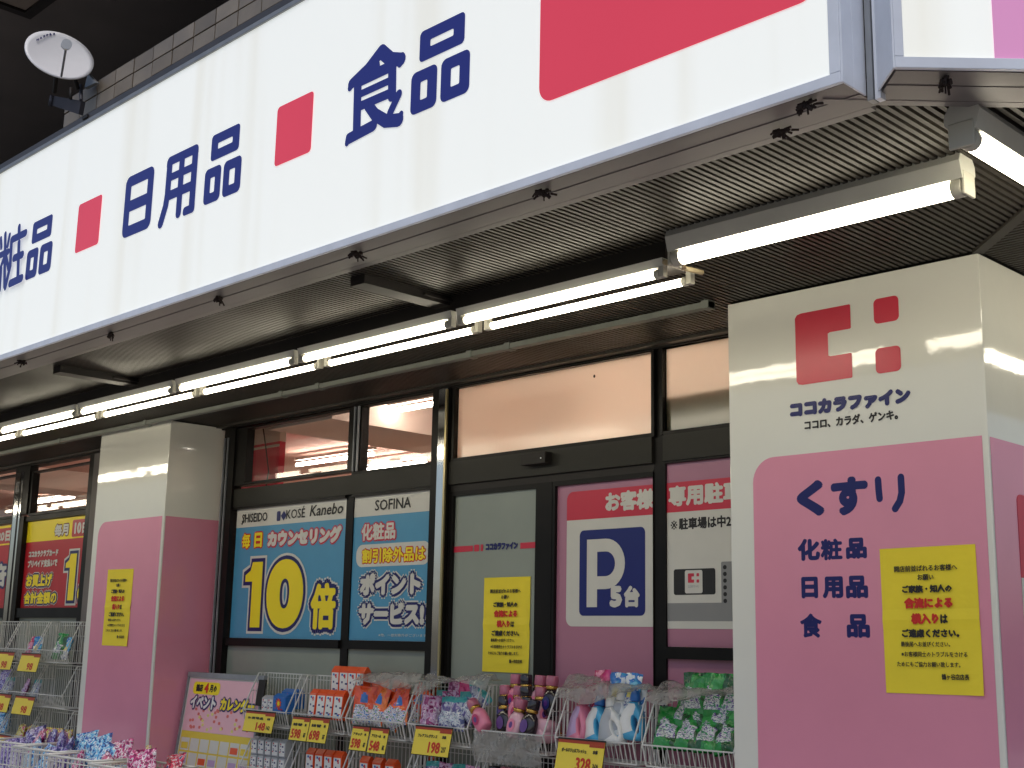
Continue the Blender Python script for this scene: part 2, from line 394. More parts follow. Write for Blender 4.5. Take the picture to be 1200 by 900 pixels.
# facade: solid strips round the openings
g = MB()
g.box(XL, 5.20, 3.052, -3.3, 5.30, 3.0985)                    # head
g.build('window_head', m_dark, shop)
g = MB(); g.box(XL, 5.15, 3.062, -3.3, 5.198, 3.085); g.build('head_trim', m_rib, shop)
def window(x0, x1, z0, z1, pane, bl=.035, br=.035, bb=.03, bt=.012, depth=.06, name='window'):
    """x0..x1, z0..z1 is the glass; frame bars bl/br/bb/bt wide round it"""
    fr = MB(); y0, y1 = GY - depth * .6, GY + depth * .5
    fr.box(x0 - bl, y0, z0 - bb, x0, y1, z1 + bt); fr.box(x1, y0, z0 - bb, x1 + br, y1, z1 + bt)
    fr.box(x0, y0 + .002, z0 - bb, x1, y1 - .002, z0); fr.box(x0, y0 + .002, z1, x1, y1 - .002, z1 + bt)
    p = MB(); p.box(x0 - .005, GY, z0 - .005, x1 + .005, GY + .008, z1 + .005)
    wn = p.build(name, pane, shop)
    fr.build('frame', m_dark, wn)
    return wn
# left bay
window(-8.06, -6.825, 2.625, 3.03, m_glass, .26, .05, .02); window(-6.69, -5.925, 2.60, 3.04, m_glass, .083, .03, .02)
# door bay transoms
window(-5.765, -4.207, 2.603, 3.044, m_frostpane, .02, .02, .02); window(-4.13, -3.41, 2.603, 3.052, m_frostpane, .02, .02, .02)
# far left bay
window(-13.4, -12.035, 2.6, 2.99, m_glass, .1, .02, .02); window(-11.655, -10.51, 2.6, 2.985, m_glass, .04, .03, .02)
window(-15.2, -13.55, 2.6, 2.99, m_glass, .1, .04, .02)
# spandrels / bars
def part(name, m, boxes, parent=None, bevel=0):
    q = MB()
    for b_ in boxes: q.box(*b_)
    return q.build(name, m, parent or shop, bevel)
part('spandrel', m_spandrel, [(-8.2, 5.208, 2.45, -5.955, 5.26, 2.58)])
part('spandrel', m_spandrel, [(-12.0 - 3.4, 5.208, 2.53, -10.5, 5.26, 2.575)])
part('window_post', m_dark, [(-8.345, 5.19, 0, -8.2, 5.27, 3.052)])
for b_ in ((-8.335, 5.178, .1, -8.322, 5.19, 2.98), (-8.29, 5.180, .1, -8.28, 5.19, 2.98)): part('post_bead', m_alu2, [b_])
part('window_post', m_dark, [(-6.843, 5.228, 0, -6.767, 5.27, 2.579)])
for b_ in ((-6.752, 5.188, 2.6, -6.742, 5.2, 3.04), (-6.715, 5.19, 2.6, -6.70, 5.2, 3.04)): part('post_bead', m_alu2, [b_])
part('window_post', m_dark, [(-5.954, 5.19, 0, -5.895, 5.27, 3.052)])
for b_ in ((-8.2, 5.21, 1.44, -6.843, 5.262, 1.496), (-6.767, 5.21, 1.44, -5.954, 5.262, 1.496), (-8.2, 5.21, 2.43, -6.843, 5.262, 2.449), (-6.767, 5.21, 2.43, -5.954, 5.262, 2.449)): part('window_bar', m_dark, [b_])
for x0, x1 in ((-8.2, -6.843), (-6.767, -5.954)):
    part('lower_pane', m_frost, [(x0, GY, .12, x1, GY + .008, 1.44)])
    part('upper_pane', m_glass, [(x0, GY + .012, 1.496, x1, GY + .018, 2.43)])
part('sill', m_dark, [(-8.2, 5.2, 0, -5.9, 5.28, .12)])
# mirror-bright column between window and door
q = MB(); q.box(-5.893, 5.185, 0, -5.815, 5.27, 3.052); q.build('mirror_column', m_chrome, shop, .004)
part('post_bead', m_dark, [(-5.813, 5.19, 0, -5.80, 5.27, 3.052)]); part('post_bead', mat('brass_bead', rgb(190, 175, 130), .3, .8), [(-5.822, 5.178, 0, -5.806, 5.19, 3.04)])
# door bay
part('door_header', m_spandrel, [(-5.80, 5.205, 2.443, -4.205, 5.27, 2.583), (-4.13, 5.205, 2.445, -3.39, 5.27, 2.583)])
hd = part('header_gap', m_cover, [(-5.80, 5.225, 2.40, -4.205, 5.27, 2.443)])
q = MB(); q.box(-5.125, 5.15, 2.50, -4.93, 5.205, 2.565); q.box(-4.965, 5.146, 2.525, -4.957, 5.15, 2.533, 1); q.build('door_sensor', [m_cover, m_alu], shop, .006)
part('door_post', m_dark, [(-4.205, 5.226, 0, -4.13, 5.27, 3.052)])
part('door_post', m_dark, [(-5.80, 5.215, 0, -5.787, 5.27, 2.40)])
def door(x0, x1, pane, label, stile=.072):
    p_ = MB(); p_.box(x0, GY, .1, x1, GY + .008, 2.372)
    dr = p_.build('door', pane, shop); dr['label'] = label
    fr = MB(); fr.box(x0, 5.218, 2.372, x1, 5.262, 2.399); fr.box(x0 - .02, 5.218, 0, x0, 5.262, 2.399)
    fr.box(x1, 5.218, 0, x1 + stile, 5.262, 2.399); fr.box(x0, 5.218, 0, x1, 5.262, .1); fr.build('frame', m_dark, dr)
    return dr
d1 = door(-5.767, -5.063, m_frost, 'frosted sliding door leaf with pink stripe and shop name')
d2 = door(-4.912, -4.2085, m_mauve, 'mauve covered sliding door leaf', .002)
part('door_stile', m_dark, [(-4.99, 5.216, 0, -4.933, 5.262, 2.399)])
part('side_pane', m_mauve, [(-4.13, GY, 1.496, -3.39, GY + .008, 2.433)])
part('side_pane', m_mauve, [(-4.13, GY, .1, -3.39, GY + .008, 1.435)])
for b_ in ((-4.13, 5.2, 1.4355, -3.39, 5.262, 1.4955), (-4.13, 5.212, 2.4335, -3.39, 5.262, 2.4445)): part('window_bar', m_dark, [b_])
# stripe on door
q = MB(); flat(q, [(-5.767, 2.03), (-5.6, 2.032), (-5.6, 2.066), (-5.767, 2.066)], front(GY), .003, 0); q.build('door_stripe', m_red, d1); q = MB()
flat(q, [(-5.2, 2.032), (-5.063, 2.032), (-5.063, 2.066), (-5.2, 2.066)], front(GY), .003, 0); q.build('door_stripe', m_red, d1); q = MB()
flat(q, rrect(-5.59, 2.03, -5.545, 2.07, .008), front(GY), .003, 0); flat(q, rrect(-5.532, 2.03, -5.512, 2.07, .004), front(GY), .003, 0)
text(q, 'ココカラファイン', -5.49, 2.03, -5.22, 2.075, front(GY), .003, bold=.004, mi=1)
q.build('shop_name', [m_red, m_navy], d1)
# far left bay lower part
for b_ in ((-12.0, 5.19, 0, -11.74, 5.27, 2.579), (-12.01, 5.19, 2.6, -11.70, 5.27, 3.052)): part('window_post', m_dark, [b_])
part('mirror_column', m_chrome, [(-11.95, 5.175, 0, -11.87, 5.19, 3.0)])
part('mirror_column', m_chrome, [(-11.83, 5.175, 0, -11.80, 5.19, 3.0)])
for b_ in ((-15.4, 5.2, 1.64, -12.0, 5.262, 1.726), (-11.74, 5.2, 1.64, -10.51, 5.262, 1.726)): part('window_bar', m_dark, [b_])
part('lower_pane', m_frost, [(-15.4, GY, .1, -12.0, GY + .008, 1.64)]); part('lower_pane', m_frost, [(-11.74, GY, .1, -10.51, GY + .008, 1.64)])
part('upper_pane', m_glass, [(-15.4, GY + .012, 1.726, -12.0, GY + .018, 2.53)]); part('upper_pane', m_glass, [(-11.74, GY + .012, 1.726, -10.51, GY + .018, 2.53)])
part('window_post', m_dark, [(-10.51, 5.19, 0, -10.43, 5.27, 3.052)])
part('facade_wall', m_upper, [(-10.43, 5.19, 0, -9.4, 5.3, 3.052)])
part('side_wall', m_upper, [(-3.3, 6.2, 0, -2.4, 14, 3.09)])

# interior seen through the clear transoms
m_ceil = mat('interior_ceiling', rgb(208, 166, 152), .8)
part('interior_ceiling', m_ceil, [(XL - 4, 5.32, 3.30, -3.3, 14, 3.35)])
part('interior_wall', m_int, [(XL - 4, 13.8, 0, -3.3, 14, 3.3), (XL - 4.1, 5.3, 0, XL - 4, 14, 3.3)])
part('interior_floor', m_int, [(XL - 4, 5.3, .005, -3.3, 13.8, .05)])
part('interior_beam', m_int, [(-8.15, 5.45, 3.06, -7.35, 13.8, 3.299)])
part('interior_beam', m_int, [(-14.2, 5.45, 3.08, -13.6, 13.8, 3.299)])
part('interior_partition', m_int, [(-5.9, 5.9, .05, -5.8, 13.8, 3.299), (-5.8, 6.6, .05, -3.3, 6.7, 3.299)])
part('interior_bulkhead', mat('bulkhead_gray', rgb(120, 128, 120), .7), [(-4.17, 5.285, 2.45, -3.3, 5.9, 2.80)])

# ================================================================== clad pillars
def logo(q, x0, z0, x1, z1, plane, d, mi=0):
    """red C and two squares; box x0..x1, z0..z1"""
    W, H = x1 - x0, z1 - z0
    f = lambda u, v: (x0 + u * W, z0 + v * H)
    r = .07 * W
    flat(q, [f(.06, 0), f(.54, 0), f(.55, .01), f(.55, .325), f(.54, .335), f(0, .335), f(0, .06), f(.02, .015)], plane, d, mi)
    flat(q, [f(0, .335), f(.345, .335), f(.325, .35), f(.325, .65), f(.345, .665), f(0, .665)], plane, d, mi)
    flat(q, [f(0, .665), f(.54, .665), f(.55, .675), f(.55, .99), f(.54, 1), f(.06, 1), f(.02, .985), f(0, .94)], plane, d, mi)
    flat(q, rrect(f(.77, 0)[0], f(0, 0)[1], x1, f(0, .335)[1], r * .6), plane, d, mi)
    flat(q, rrect(f(.77, 0)[0], f(0, .665)[1], x1, z1, r * .6), plane, d, mi)
def pillar(x0, x1, y1, label):
    t = thing('pillar', label, 'pillar', ((x0 + x1) / 2, PY + .3, 0))
    q = MB(); q.box(x0, PY, 0, x1, y1, SOF - .03); q.build('cladding', m_white, t, .004)
    q = MB(); flat(q, rrect(x0 + .125 if x1 > -4 else x0 + .085, .02, x1 - .024, 2.33 if x1 > -4 else 2.362, .11, 8, (0, 0, 0, 1)), front(PY), .0015); q.build('pink_panel', m_pink, t)
    zt = 2.325 if x1 > -4 else 2.362
    q = MB(); flat(q, [(PY + .012, .02), (y1 - .05, .02), (y1 - .05, zt), (PY + .012, zt)], side(x1), .0015); q.build('pink_panel', m_pink, t)
    return t
PB = pillar(-3.392, XC, 6.6, 'wide corner pillar, white above pink, with red logo and blue lettering')
lg = MB(); logo(lg, -3.028, 2.636, -2.525, 2.96, front(PY), .002); lg.build('logo', m_red, PB)
q = MB(); text(q, 'ココカラファイン', -3.066, 2.493, -2.488, 2.564, front(PY), .002, bold=.0072); q.build('shop_name', m_navy, PB)
q = MB(); text(q, 'ココロ、カラダ、ゲンキ。', -2.994, 2.433, -2.548, 2.477, front(PY), .002, bold=.0022, n=6); q.build('slogan', m_black, PB)
pl = front(PY)
q = MB(); text(q, 'く', -3.042, 2.056, -2.905, 2.212, pl, .002, bold=.0135, n=12, res=5)
text(q, 'す', -2.873, 2.051, -2.698, 2.213, pl, .002, bold=.0115, n=12, res=5)
stroke(q, [(-2.650, 2.190), (-2.649, 2.15), (-2.646, 2.112)], .030, pl, .0022); stroke(q, [(-2.547, 2.193), (-2.546, 2.13), (-2.556, 2.095), (-2.578, 2.066)], .030, pl, .0024)
q.build('lettering', m_navy, PB)
def small_words(parent, dx, dz):
    for chars in ((('化', -3.044, 1.868, -2.934, 1.962), ('粧', -2.931, 1.867, -2.827, 1.957), ('品', -2.810, 1.869, -2.713, 1.956)),
                  (('日', -3.030, 1.709, -2.949, 1.800), ('用', -2.927, 1.708, -2.829, 1.799), ('品', -2.816, 1.707, -2.714, 1.800)),
                  (('食', -3.041, 1.545, -2.935, 1.646), ('品', -2.818, 1.547, -2.712, 1.643))):
        q = MB()
        for ch, a, b, c_, d_ in chars: text(q, ch, a, b, c_, d_, pl, .002, bold=.0042 if ch in '粧食' else .0056, n=8, res=3)
        q.build('lettering', m_navy, parent)
small_words(PB, 0, 0)
PL = pillar(-9.487, -8.41, 5.3, 'second pillar, white above pink, between the red and the blue posters')
# red and white panel on the side of the corner pillar
t = tag(MB().build('x', m_red) if 0 else (lambda q: (slab(q, rrect(4.985, 1.79, 5.6, 2.12, .03, 5, (0, 0, 1, 1)), side(XC), .0025, .004, 0), slab(q, rrect(4.985, 1.25, 5.6, 1.789, .03, 5, (1, 1, 0, 0)), side(XC), .0025, .004, 1), q.build('wall_sign', [m_red, m_offw]))[-1])(MB()),
        'red topped white sign on the side of the corner pillar at the right edge', 'sign')

# ================================================================== paper notices
def notice(x0, z0, x1, z1, y, label, tilt=0):
    W, H = x1 - x0, z1 - z0
    t = thing('notice', label, 'notice', ((x0 + x1) / 2, y, z0), 'yellow queueing notices')
    pln = front(y)
    q = MB(); nx, nz = 6, 14; vs = []
    for d in (.001, .0022):
        for j in range(nz + 1):
            for i in range(nx + 1):
                v = j / nz; bend = .004 * max(0, 1 - abs(v - .5) * 16) + .006 * (max(0, i / nx - .8) * max(0, .25 - v) * 20)
                vs.append(pln(x0 + W * i / nx, z0 + H * v, d + bend))
    N = (nx + 1) * (nz + 1); fs = []
    for l in (0, 1):
        for j in range(nz):
            for i in range(nx):
                a = l * N + j * (nx + 1) + i; fs.append((a, a + 1, a + nx + 2, a + nx + 1))
    q.add(vs, fs, 0); q.build('sheet', m_paper, t)
    D = .0085
    k = MB(); r = MB()
    def L(mb, s, a, b, v0, v1, bold): text(mb, s, x0 + W * a, z1 - H * v1, x0 + W * b, z1 - H * v0, pln, D, bold=bold * W, n=6, res=1)
    L(k, '開店前並ばれるお客様へ', .156, .815, .126, .17, .0018); L(k, 'お願い', .40, .57, .19, .232, .002)
    L(k, 'ご家族・知人の', .23, .75, .262, .318, .0055)
    L(r, '合流による', .245, .75, .348, .425, .008); L(r, '横入り', .31, .60, .455, .532, .008); L(k, 'は', .612, .69, .465, .528, .0055)
    L(k, 'ご遠慮ください。', .205, .80, .562, .622, .0055); L(k, '最後尾へお並びください。', .19, .70, .648, .684, .0013)
    L(k, '※お客様同士のトラブルをさける', .19, .865, .715, .752, .0013); L(k, 'ためにもご協力お願い致します。', .14, .79, .784, .82, .0013)
    L(k, '鶴ヶ谷店店長', .595, .87, .862, .902, .0018)
    k.build('black_writing', m_black, t); r.build('red_writing', m_redprint, t)
    if tilt:
        t.rotation_euler = (0, tilt, 0)
    return t
notice(-2.648, 1.335, -2.24, 1.907, PY - .002, 'yellow paper notice taped to the wide corner pillar beside the blue lettering', R_(-.6))
notice(-9.19, 1.42, -8.796, 1.989, PY - .002, 'yellow paper notice on the second pillar, beside the red posters', R_(.4))
notice(-5.492, 1.333, -5.112, 1.872, GY - .003, 'yellow paper notice on the frosted door leaf under the pink stripe')

# ================================================================== window posters
def poster(name, x0, z0, x1, z1, base, label, group=None):
    t = thing('poster', label, 'poster', ((x0 + x1) / 2, GY, z0), group)
    q = MB(); slab(q, [(x0, z0), (x1, z0), (x1, z1), (x0, z1)], front(GY), .0005, .002); q.build('backing', base, t)
    W, H = x1 - x0, z1 - z0; pn = front(GY)
    def P(mb, s, a, v0, b, v1, bold, d=.006, **k): text(mb, s, x0 + W * a, z1 - H * v1, x0 + W * b, z1 - H * v0, pn, d, bold=bold, **k)
    def B(mb, a, v0, b, v1, d=.003, r=0, mi=None, corners=(1, 1, 1, 1)): flat(mb, rrect(x0 + W * a, z1 - H * v1, x0 + W * b, z1 - H * v0, r, 5, corners), pn, d, mi)
    return t, P, B
def one(mb, a, v0, b, v1, grow, P_, d):
    x0, z1, W, H = P_
    u = lambda p, q_: (x0 + W * (a + (b - a) * p), z1 - H * (v1 + (v0 - v1) * q_))
    for k, pts in enumerate(([u(.42, 0), u(1, 0), u(1, 1), u(.42, 1)], [u(.421, 1), u(.421, .70), u(0, .70), u(0, .80), u(.3, .87), u(.40, 1)])):
        c_ = Vector((sum(p[0] for p in pts) / len(pts), sum(p[1] for p in pts) / len(pts)))
        if k == 0: pts = [(pts[0][0] - grow, pts[0][1] - grow), (pts[1][0] + grow, pts[1][1] - grow), (pts[2][0] + grow, pts[2][1] + grow), (pts[3][0] - grow, pts[3][1] + grow)]
        elif grow: pts = [(pts[0][0], pts[0][1] + grow), (pts[1][0], pts[1][1] - grow), (pts[2][0] - grow, pts[2][1] - grow), (pts[3][0] - grow, pts[3][1] + grow * .9), (pts[4][0] - grow * .4, pts[4][1] + grow), (pts[5][0] - grow * .6, pts[5][1] + grow)]
        flat(mb, pts, front(GY), d + .0002 * k)
def outlined_one(t, box, rect, layers):
    d = .004
    for m, gr in layers:
        q = MB(); one(q, *box[:1], box[1], box[2], box[3], gr, rect, d); q.build('numeral', m, t); d += .0015
def outlined(t, P, s, box, bold, layers, name='lettering', n=10, res=2):
    """layers: (material, extra outline) from the outside in"""
    d = .004
    a, v0, b, v1 = box
    for m, gr in layers:
        q = MB(); P(q, s, a, v0, b, v1, bold, d=d, grow=gr, n=n, res=res); q.build(name, m, t); d += .0015
t, P, B = poster('A', -8.18, 1.4965, -6.845, 2.4365, m_blue, 'blue window poster with a large yellow 10', 'blue point posters')
q = MB(); B(q, 0, 0, 1, .15); q.build('header_band', m_offw, t)
q = MB(); P(q, 'KOSÉ', .475, .028, .645, .115, .001, n=4); q.build('brand_name', m_black, t)
q = MB(); P(q, 'Kanebo', .685, .03, .965, .112, .002, n=4)
for i_, v_ in enumerate(q.v): q.v[i_] = (v_[0] + (v_[2] - 2.33) * .22, v_[1], v_[2])
q.build('brand_name', m_black, t)
q = MB(); P(q, 'SHISEIDO', .055, .045, .30, .115, .002, n=4)
stroke(q, [(-8.115, 2.325), (-8.10, 2.32), (-8.085, 2.36), (-8.065, 2.39)], .006, front(GY), .0065); q.build('brand_name', m_black, t)
q = MB(); flat(q, rrect(-7.66, 2.32, -7.615, 2.39, .01), front(GY), .006); flat(q, [(-7.61, 2.355), (-7.575, 2.32), (-7.54, 2.355), (-7.575, 2.39)], front(GY), .006); q.build('brand_mark', m_navy, t)
outlined(t, P, '毎', (.068, .20, .148, .315), .004, ((m_redprint, .010), (m_yprint, 0)), n=8)
outlined(t, P, '日', (.188, .20, .262, .315), .006, ((m_redprint, .010), (m_yprint, 0)), n=8)
outlined(t, P, 'カウンセリング', (.315, .195, .965, .318), .011, ((m_red, .012), (m_offw, 0)))
outlined_one(t, (.125, .425, .285, .92), (-8.18, 2.4365, 1.335, .94), ((m_offw, .044), (m_navy, .026), (m_yprint, 0)))
outlined(t, P, '0', (.335, .415, .665, .925), .042, ((m_offw, .044), (m_navy, .026), (m_yprint, 0)), n=20, res=8)
outlined(t, P, '倍', (.735, .60, .945, .93), .014, ((m_offw, .042), (m_navy, .028), (m_yprint, 0)), n=12)
t, P, B = poster('B', -6.765, 1.4965, -5.955, 2.4365, m_blue, 'narrow blue window poster with white lettering and a white pill', 'blue point posters')
q = MB(); B(q, 0, 0, 1, .148); q.build('header_band', m_offw, t)
q = MB(); P(q, 'SOFINA', .27, .04, .72, .115, .0015, n=4); q.build('brand_name', m_black, t)
outlined(t, P, '化粧品', (.11, .20, .54, .318), .0045, ((m_red, .011), (m_offw, 0)), n=8)
q = MB(); B(q, .05, .345, .96, .50, .003, .06); q.build('white_pill', m_offw, t)
outlined(t, P, '割引除外品は', (.13, .375, .91, .475), .0035, ((m_redprint, .007), (m_yprint, 0)), n=8)
outlined(t, P, 'ポイント', (.12, .545, .87, .695), .012, ((m_offw, .028), (m_navy, .018), (m_offw, 0)))
outlined(t, P, 'サービス!', (.12, .745, .92, .895), .012, ((m_offw, .028), (m_navy, .018), (m_offw, 0)))
q = MB(); P(q, '※他、一部対象外がございます。', .38, .952, .97, .972, 0, res=1); q.build('small_print', m_offw, t)

m_posterred = mat('poster_red', rgb(186, 36, 46), .35)
t, P, B = poster('C', -11.745, 1.7255, -10.515, 2.525, m_posterred, 'red and yellow window poster with a huge yellow 1 next to the second pillar', 'red and yellow sale posters')
q = MB(); B(q, 0, 0, 1, .24); q.build('yellow_band', m_yprint, t)
outlined(t, P, '毎月', (.47, .065, .69, .20), .006, ((mat('maroon_print', rgb(110, 40, 40), .5), .010), (m_offw, 0)), n=8)
q = MB(); B(q, .745, .035, .99, .225, .004, .02); q.build('date_box', m_posterred, t)
q = MB(); P(q, '10', .785, .065, .89, .195, .008, n=8); P(q, '日', .905, .075, .97, .195, .006, n=8); q.build('date', m_offw, t)
q = MB(); P(q, 'ココカラクラブカード', .07, .34, .56, .42, .005, n=6); P(q, 'プリペイド支払いで', .07, .45, .56, .54, .005, n=6); q.build('small_lettering', m_offw, t)
outlined(t, P, 'お買上げ', (.07, .615, .50, .76), .008, ((m_offw, .022), (m_navy, .014), (m_yprint, 0)), n=8)
outlined(t, P, '合計金額の', (.06, .815, .60, .955), .006, ((m_offw, .020), (m_navy, .013), (m_yprint, 0)), n=8)
outlined_one(t, (.70, .41, .86, .92), (-11.745, 2.525, 1.23, .80), ((m_offw, .044), (m_navy, .026), (m_yprint, 0)))
outlined(t, P, '.', (.915, .78, .975, .92), .03, ((m_offw, .044), (m_navy, .026), (m_yprint, 0)), n=12)
t, P, B = poster('D', -13.4, 1.7255, -12.04, 2.518, m_posterred, 'red and yellow window poster cut off by the left edge of the photo', 'red and yellow sale posters')
q = MB(); B(q, 0, 0, 1, .24); q.build('yellow_band', m_yprint, t)
q = MB(); B(q, .70, .03, .985, .22, .004, .02); q.build('date_box', m_posterred, t)
q = MB(); P(q, '20日', .74, .065, .96, .195, .007, n=8); q.build('date', m_offw, t)
outlined(t, P, '5', (.36, .42, .6, .92), .04, ((m_offw, .044), (m_navy, .026), (m_yprint, 0)), n=12)
outlined(t, P, '倍', (.68, .46, .95, .74), .012, ((m_navy, .024), (m_offw, 0)), n=10)

# parking poster on the second door leaf and its other half on the fixed pane
t = thing('parking_poster', 'white parking poster with big blue P square on the mauve door leaf', 'poster', (-4.52, GY, 1.59), 'parking posters')
pn = front(GY)
q = MB(); slab(q, rrect(-4.837, 1.594, -4.2085, 2.333, .045, 6, (1, 0, 0, 1)), pn, .0005, .002); q.build('backing', m_offw, t)
q = MB(); flat(q, rrect(-4.837, 2.174, -4.2085, 2.333, .045, 6, (0, 0, 0, 1)), pn, .003); q.build('red_band', m_red, t)
q = MB(); text(q, 'お客様', -4.553, 2.205, -4.215, 2.315, pn, .004, bold=.0062); q.build('band_lettering', m_offw, t)
q = MB(); flat(q, rrect(-4.739, 1.651, -4.275, 2.114, .03, 6), pn, .003); q.build('blue_square', mat('parking_blue', rgb(24, 34, 110), .3), t)
q = MB(); a = at(688, 711.6, 1, GY); b = at(733, 630, 1, GY)
flat(q, [(a.x, a.z), (a.x + .075, a.z), (a.x + .075, b.z), (a.x, b.z)], pn, .0045)
W_ = b.x - a.x; zc = b.z - .135; oo = []; ii = []
for k in range(17):
    an = -math.pi / 2 + math.pi * k / 16; oo.append((a.x + W_ - .135 + .135 * math.cos(an), zc + .135 * math.sin(an))); ii.append((a.x + W_ - .135 + .066 * math.cos(an), zc + .066 * math.sin(an)))
q.add([pn(u, v, .0045) for u, v in oo + ii], [(i, i + 1, 18 + i, 17 + i) for i in range(16)])
for z0, z1 in ((zc - .135, zc - .066), (zc + .066, zc + .135)): flat(q, [(a.x + .075, z0), (a.x + W_ - .135, z0), (a.x + W_ - .135, z1), (a.x + .075, z1)], pn, .0045)
q.build('letter', m_offw, t)
a = at(715, 712, 1, GY); b = at(750.5, 686, 1, GY)
q = MB(); text(q, '5', a.x, a.z, a.x + .088, b.z, pn, .005, bold=.011); text(q, '台', a.x + .1, a.z, b.x, b.z, pn, .005, bold=.007); q.build('count', m_offw, t)
t = thing('parking_poster', 'white parking directions poster with a drawn card reader, partly hidden by the corner pillar', 'poster', (-3.8, GY, 1.59), 'parking posters')
q = MB(); slab(q, [(-4.1295, 1.586), (-3.41, 1.586), (-3.41, 2.333), (-4.1295, 2.333)], pn, .0005, .002); q.build('backing', m_offw, t)
q = MB(); flat(q, [(-4.1295, 2.178), (-3.41, 2.178), (-3.41, 2.333), (-4.1295, 2.333)], pn, .003); q.build('red_band', m_red, t)
q = MB(); text(q, '専用駐車場', -4.118, 2.207, -3.54, 2.315, pn, .004, bold=.006); q.build('band_lettering', m_offw, t)
q = MB(); text(q, '※', -4.105, 2.088, -4.062, 2.135, pn, .003, bold=0); text(q, '駐車場は中2', -4.052, 2.085, -3.725, 2.146, pn, .003, bold=.0024); q.build('directions', m_black, t)
q = MB(); flat(q, [(-4.1295, 1.624), (-3.41, 1.624), (-3.41, 1.714), (-4.1295, 1.714)], pn, .003); q.build('gray_band', m_gray, t)
q = MB(); flat(q, rrect(-4.087, 1.755, -3.826, 1.885, .012), pn, .003); q.build('drawn_reader', m_black, t)
q = MB(); flat(q, rrect(-4.015, 1.762, -3.905, 1.878, .01), pn, .004); q.build('drawn_card', m_offw, t)
q = MB(); logo(q, -3.995, 1.815, -3.925, 1.862, pn, .005, 0); text(q, 'ココカラファイン', -3.995, 1.790, -3.925, 1.802, pn, .005, res=1, mi=1); q.build('card_logo', [m_red, m_navy], t)
q = MB(); flat(q, rrect(-3.79, 1.70, -3.71, 1.915, .008), pn, .0035, 0)
for k in range(6): flat(q, rrect(-3.778, 1.712 + k * .033, -3.756, 1.733 + k * .033, .01), pn, .0045, 1)
q.build('drawn_machine', [m_gray, m_black], t)

# ================================================================== the two light-box signs
sb = thing('signboard', 'long white light box sign with blue lettering and red squares', 'sign', (-8, SY, 3.1), 'light box signs')
q = MB(); q.box(XL, SY + .004, 3.10, -1.771, SY + .04, 4.30); q.build('panel', m_sign, sb)
q = MB(); q.box(XL, SY - .006, 3.066, -1.735, SY + .01, 3.099); q.build('lower_frame', m_alu, sb, .002)
q = MB(); q.box(XL, SY - .006, 4.301, -1.735, SY + .06, 4.325); q.build('upper_frame', m_alu2, sb, .002)
q = MB(); q.box(XL, SY - .002, 4.326, -1.735, SY + .16, 4.362); q.build('cap_flashing', mat('dark_flashing', rgb(78, 76, 78), .5, .2, noise=.2), sb, .003)
q = MB(); q.box(-1.770, SY - .006, 3.0995, -1.735, SY + .01, 4.3); q.build('side_frame', m_alu, sb, .002)
q = MB(); q.box(-1.7345, SY - .004, 3.066, -1.728, SY + .055, 4.362); q.box(-1.7348, SY + .057, 3.066, -1.7285, SY + .125, 4.362); q.build('end_cap', m_alu, sb, .001)
q = MB()
for x in (-4.0, -6.5, -9.2): q.box(x, SY - .012, 4.335, x + .06, SY - .003, 4.352)
for x in (-4.0,): q.build('flashing_clip', m_cover, sb)
sp = front(SY + .004)
def squash(cx0, cz0, cx1, cz1): return lambda u, v: (cx0 + (cx1 - cx0) * u, cz0 + (cz1 - cz0) * v)
def ring_px(q, f, u0, v0, u1, v1, tu, tv, d=.002):
    (a, b), (c_, e) = f(u0, v0), f(u1, v1); r = .16 * (e - b) if (e - b) > 0 else .01; r = min(r, .042)
    o = rrect(a, b, c_, e, r, 5); i = rrect(a + tu, b + tv, c_ - tu, e - tv, .006, 5)
    ring(q, o, i, sp, d)
def g_hin(q, x0, z0, x1, z1):
    f = squash(x0, z0, x1, z1); tu = .188 * (x1 - x0); tv = .150 * (z1 - z0)
    ring_px(q, f, .13, .615, .90, 1, tu, tv); ring_px(q, f, 0, 0, .455, .52, tu * .9, tv); ring_px(q, f, .52, 0, 1, .52, tu * .9, tv)
def g_nichi(q, x0, z0, x1, z1):
    f = squash(x0, z0, x1, z1); ring_px(q, f, 0, 0, 1, 1, .21 * (x1 - x0), .18 * (z1 - z0))
    a = f(.15, .405); b = f(.85, .59); flat(q, [a, (b[0], a[1]), b, (a[0], b[1])], sp, .0021)
def g_yo(q, x0, z0, x1, z1):
    f = squash(x0, z0, x1, z1); W = x1 - x0
    flat(q, rrect(*f(.06, .86), *f(1, 1), .03, 5, (0, 0, 1, 1)), sp, .002)
    stroke(q, [f(.155, .9), f(.15, .45), f(.12, .27), f(.0, .03)], .17 * W, sp, .0022)
    for v0, v1 in ((.615, .735), (.33, .475)): a = f(.16, v0); b = f(.9, v1); flat(q, [a, (b[0], a[1]), b, (a[0], b[1])], sp, .0024)
    stroke(q, [f(.53, .9), f(.53, .07)], .16 * W, sp, .0026)
    flat(q, rrect(*f(.83, .08), *f(1, .9), .0), sp, .0028); flat(q, rrect(*f(.66, -.005), *f(1, .125), .02, 5, (1, 1, 0, 1)), sp, .0023)
def zpx(s, ox, oy, pts): return [(lambda p: (p.x, p.z))(at(ox + x / s, oy + y / s, 1, SY)) for x, y in pts]
